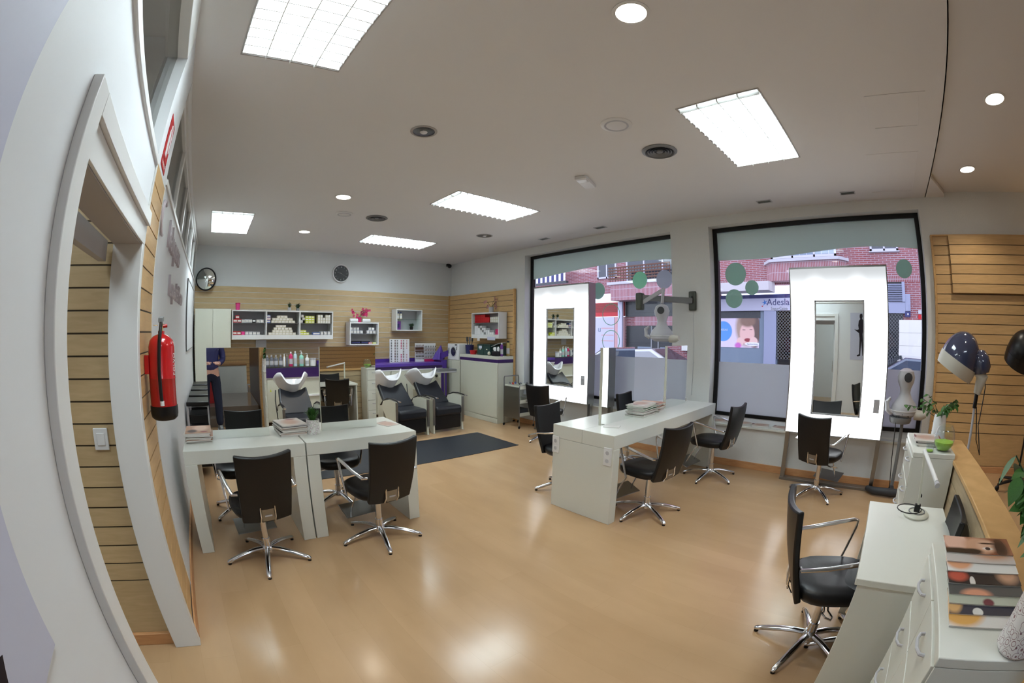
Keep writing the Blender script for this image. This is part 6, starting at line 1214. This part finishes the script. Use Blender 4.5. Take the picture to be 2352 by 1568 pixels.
# ---------------------------------------------------------------- standing person (only legs and side show in a mirror)
def person(loc, rz):
    t = thing('person', 'person in dark jeans and navy sweater standing, reflected in the left desk mirror', 'person', loc, rz)
    def skin(name, V, Ed, rad, m, root=0, sub=2):
        me = bpy.data.meshes.new(name); me.from_pydata(V, Ed, []); me.materials.append(M[m]); o = bpy.data.objects.new(name, me); COL.objects.link(o); o.parent = t
        o.modifiers.new('skin', 'SKIN'); lay = me.skin_vertices[0] if me.skin_vertices else None
        if lay is None:
            bpy.context.view_layer.objects.active = o
        for i, r in enumerate(rad):
            sv = me.skin_vertices[0].data[i]; sv.radius = r if isinstance(r, tuple) else (r, r); sv.use_root = (i == root)
        s_ = o.modifiers.new('sub', 'SUBSURF'); s_.levels = sub; s_.render_levels = sub; return o
    bodyV = [(0, 0, 0.95), (0, 0.0, 1.10), (0, 0.0, 1.28), (0, -0.01, 1.42), (0, 0.0, 1.50), (0, 0.02, 1.56),
             (-0.09, 0, 0.88), (-0.11, 0.01, 0.48), (-0.12, -0.02, 0.10), (0.09, 0, 0.88), (0.12, 0.02, 0.48), (0.13, -0.02, 0.10),
             (-0.17, -0.01, 1.40), (-0.23, 0.0, 1.16), (-0.13, 0.18, 1.10), (-0.07, 0.25, 1.12), (0.17, -0.01, 1.40), (0.23, 0.0, 1.16), (0.13, 0.18, 1.10), (0.07, 0.25, 1.12)]
    bodyE = [(0, 1), (1, 2), (2, 3), (3, 4), (4, 5), (0, 6), (6, 7), (7, 8), (0, 9), (9, 10), (10, 11), (3, 12), (12, 13), (13, 14), (14, 15), (3, 16), (16, 17), (17, 18), (18, 19)]
    rad = [(0.15, 0.11), (0.14, 0.10), (0.16, 0.115), (0.13, 0.09), 0.055, 0.055, 0.095, 0.062, 0.045, 0.095, 0.062, 0.045, 0.06, 0.045, 0.035, 0.028, 0.06, 0.045, 0.035, 0.028]
    skin('body', bodyV, bodyE, rad, 'skin')
    k = [0, 6, 7, 8, 9, 10, 11]; V = [bodyV[0], (-0.09, 0, 0.88), (-0.11, 0.01, 0.48), (-0.12, -0.02, 0.07), (0.09, 0, 0.88), (0.12, 0.02, 0.48), (0.13, -0.02, 0.07), (0, 0, 1.03)]
    skin('jeans', V, [(0, 1), (1, 2), (2, 3), (0, 4), (4, 5), (5, 6), (0, 7)], [(0.165, 0.125), 0.105, 0.078, 0.07, 0.105, 0.078, 0.07, (0.158, 0.118)], 'jeans')
    V = [(0, 0, 0.95), (0, 0, 1.12), (0, 0, 1.28), (0, -0.01, 1.43), (-0.18, -0.01, 1.41), (-0.24, 0.0, 1.16), (-0.13, 0.18, 1.10), (0.18, -0.01, 1.41), (0.24, 0.0, 1.16), (0.13, 0.18, 1.10)]
    skin('sweater', V, [(0, 1), (1, 2), (2, 3), (3, 4), (4, 5), (5, 6), (3, 7), (7, 8), (8, 9)], [(0.185, 0.145), (0.165, 0.125), (0.18, 0.135), (0.14, 0.10), 0.075, 0.06, 0.05, 0.075, 0.06, 0.05], 'navy')
    # head with face
    h = B(); h.ball((0, 0.03, 1.66), 0.075, 0.095, 0.115, 20, 14); h.ball((0, 0.125, 1.645), 0.013, 0.018, 0.022, 10, 6); h.ball((-0.078, 0.02, 1.65), 0.012, 0.02, 0.03, 10, 6); h.ball((0.078, 0.02, 1.65), 0.012, 0.02, 0.03, 10, 6); h.build('head', 'skin', t, smooth=True)
    for s in (-1, 1): e = B().ball((s * 0.03, 0.112, 1.67), 0.012, 0.009, 0.008, 10, 6).build('eye', 'white', t, smooth=True); B().ball((s * 0.03, 0.120, 1.67), 0.005, 0.003, 0.005, 8, 5).build('iris', 'frame_black', e)
    B().ball((0, 0.113, 1.605), 0.024, 0.008, 0.006, 10, 6).build('mouth', 'red', t, smooth=True)
    B().sheet(lambda u, v: (0.083 * math.cos(6.28 * u) * math.cos(v * 1.5), 0.012 + 0.103 * math.sin(6.28 * u) * math.cos(v * 1.5), 1.675 + 0.035 * (1 if math.sin(6.28 * u) > 0 else -1.2) * (1 - v) + 0.10 * math.sin(v * 1.5)), 28, 8).build('hair', 'frame_black', t, smooth=True)
    for s in (-1, 1):
        b = B(); x0, y0, z0 = s * 0.065, 0.255, 1.125; b.ball((x0, y0 + 0.03, z0), 0.032, 0.045, 0.018, 12, 8)
        for q, (dx, L_) in enumerate(((-0.024, 0.06), (-0.008, 0.07), (0.008, 0.066), (0.023, 0.052))): b.tube([(x0 + dx, y0 + 0.06, z0), (x0 + dx, y0 + 0.06 + L_ * .6, z0 - 0.004), (x0 + dx, y0 + 0.06 + L_, z0 - 0.02)], [0.0085, 0.008, 0.006], 8)
        b.tube([(x0 - s * 0.025, y0 + 0.02, z0), (x0 - s * 0.045, y0 + 0.05, z0 + 0.006), (x0 - s * 0.045, y0 + 0.075, z0)], [0.011, 0.009, 0.007], 8); b.build('hand', 'skin', t, smooth=True)
        fx = -0.12 if s < 0 else 0.13
        sh = B().add([(fx - 0.04, -0.10, 0.012), (fx + 0.04, -0.10, 0.012), (fx + 0.048, 0.08, 0.012), (fx + 0.035, 0.17, 0.012), (fx - 0.035, 0.17, 0.012), (fx - 0.048, 0.08, 0.012), (fx - 0.035, -0.09, 0.10), (fx + 0.035, -0.09, 0.10), (fx + 0.035, 0.04, 0.085), (fx + 0.025, 0.155, 0.045), (fx - 0.025, 0.155, 0.045), (fx - 0.035, 0.04, 0.085)],
                     [(5, 4, 3, 2, 1, 0), (6, 7, 8, 11), (11, 8, 9, 10), (0, 1, 7, 6), (1, 2, 8, 7), (2, 3, 9, 8), (3, 4, 10, 9), (4, 5, 11, 10), (5, 0, 6, 11)]).build('sneaker', 'mid_grey', t, smooth=True, bevel=0.012, seg=3)
        B().prism([(fx - 0.045, -0.108), (fx + 0.045, -0.108), (fx + 0.052, 0.08), (fx + 0.036, 0.178), (fx - 0.036, 0.178), (fx - 0.052, 0.08)], 0.0, 0.018, 'z').build('sole', 'white', sh, bevel=0.003)
        for q in range(4): B().bar((fx - 0.02, 0.05 + 0.022 * q, 0.084 - 0.008 * q), (fx + 0.02, 0.055 + 0.022 * q, 0.084 - 0.008 * q), 0.005, 0.004).build('lace', 'white', sh)
    return t
person((-0.07, -0.50, 0), math.radians(-8))
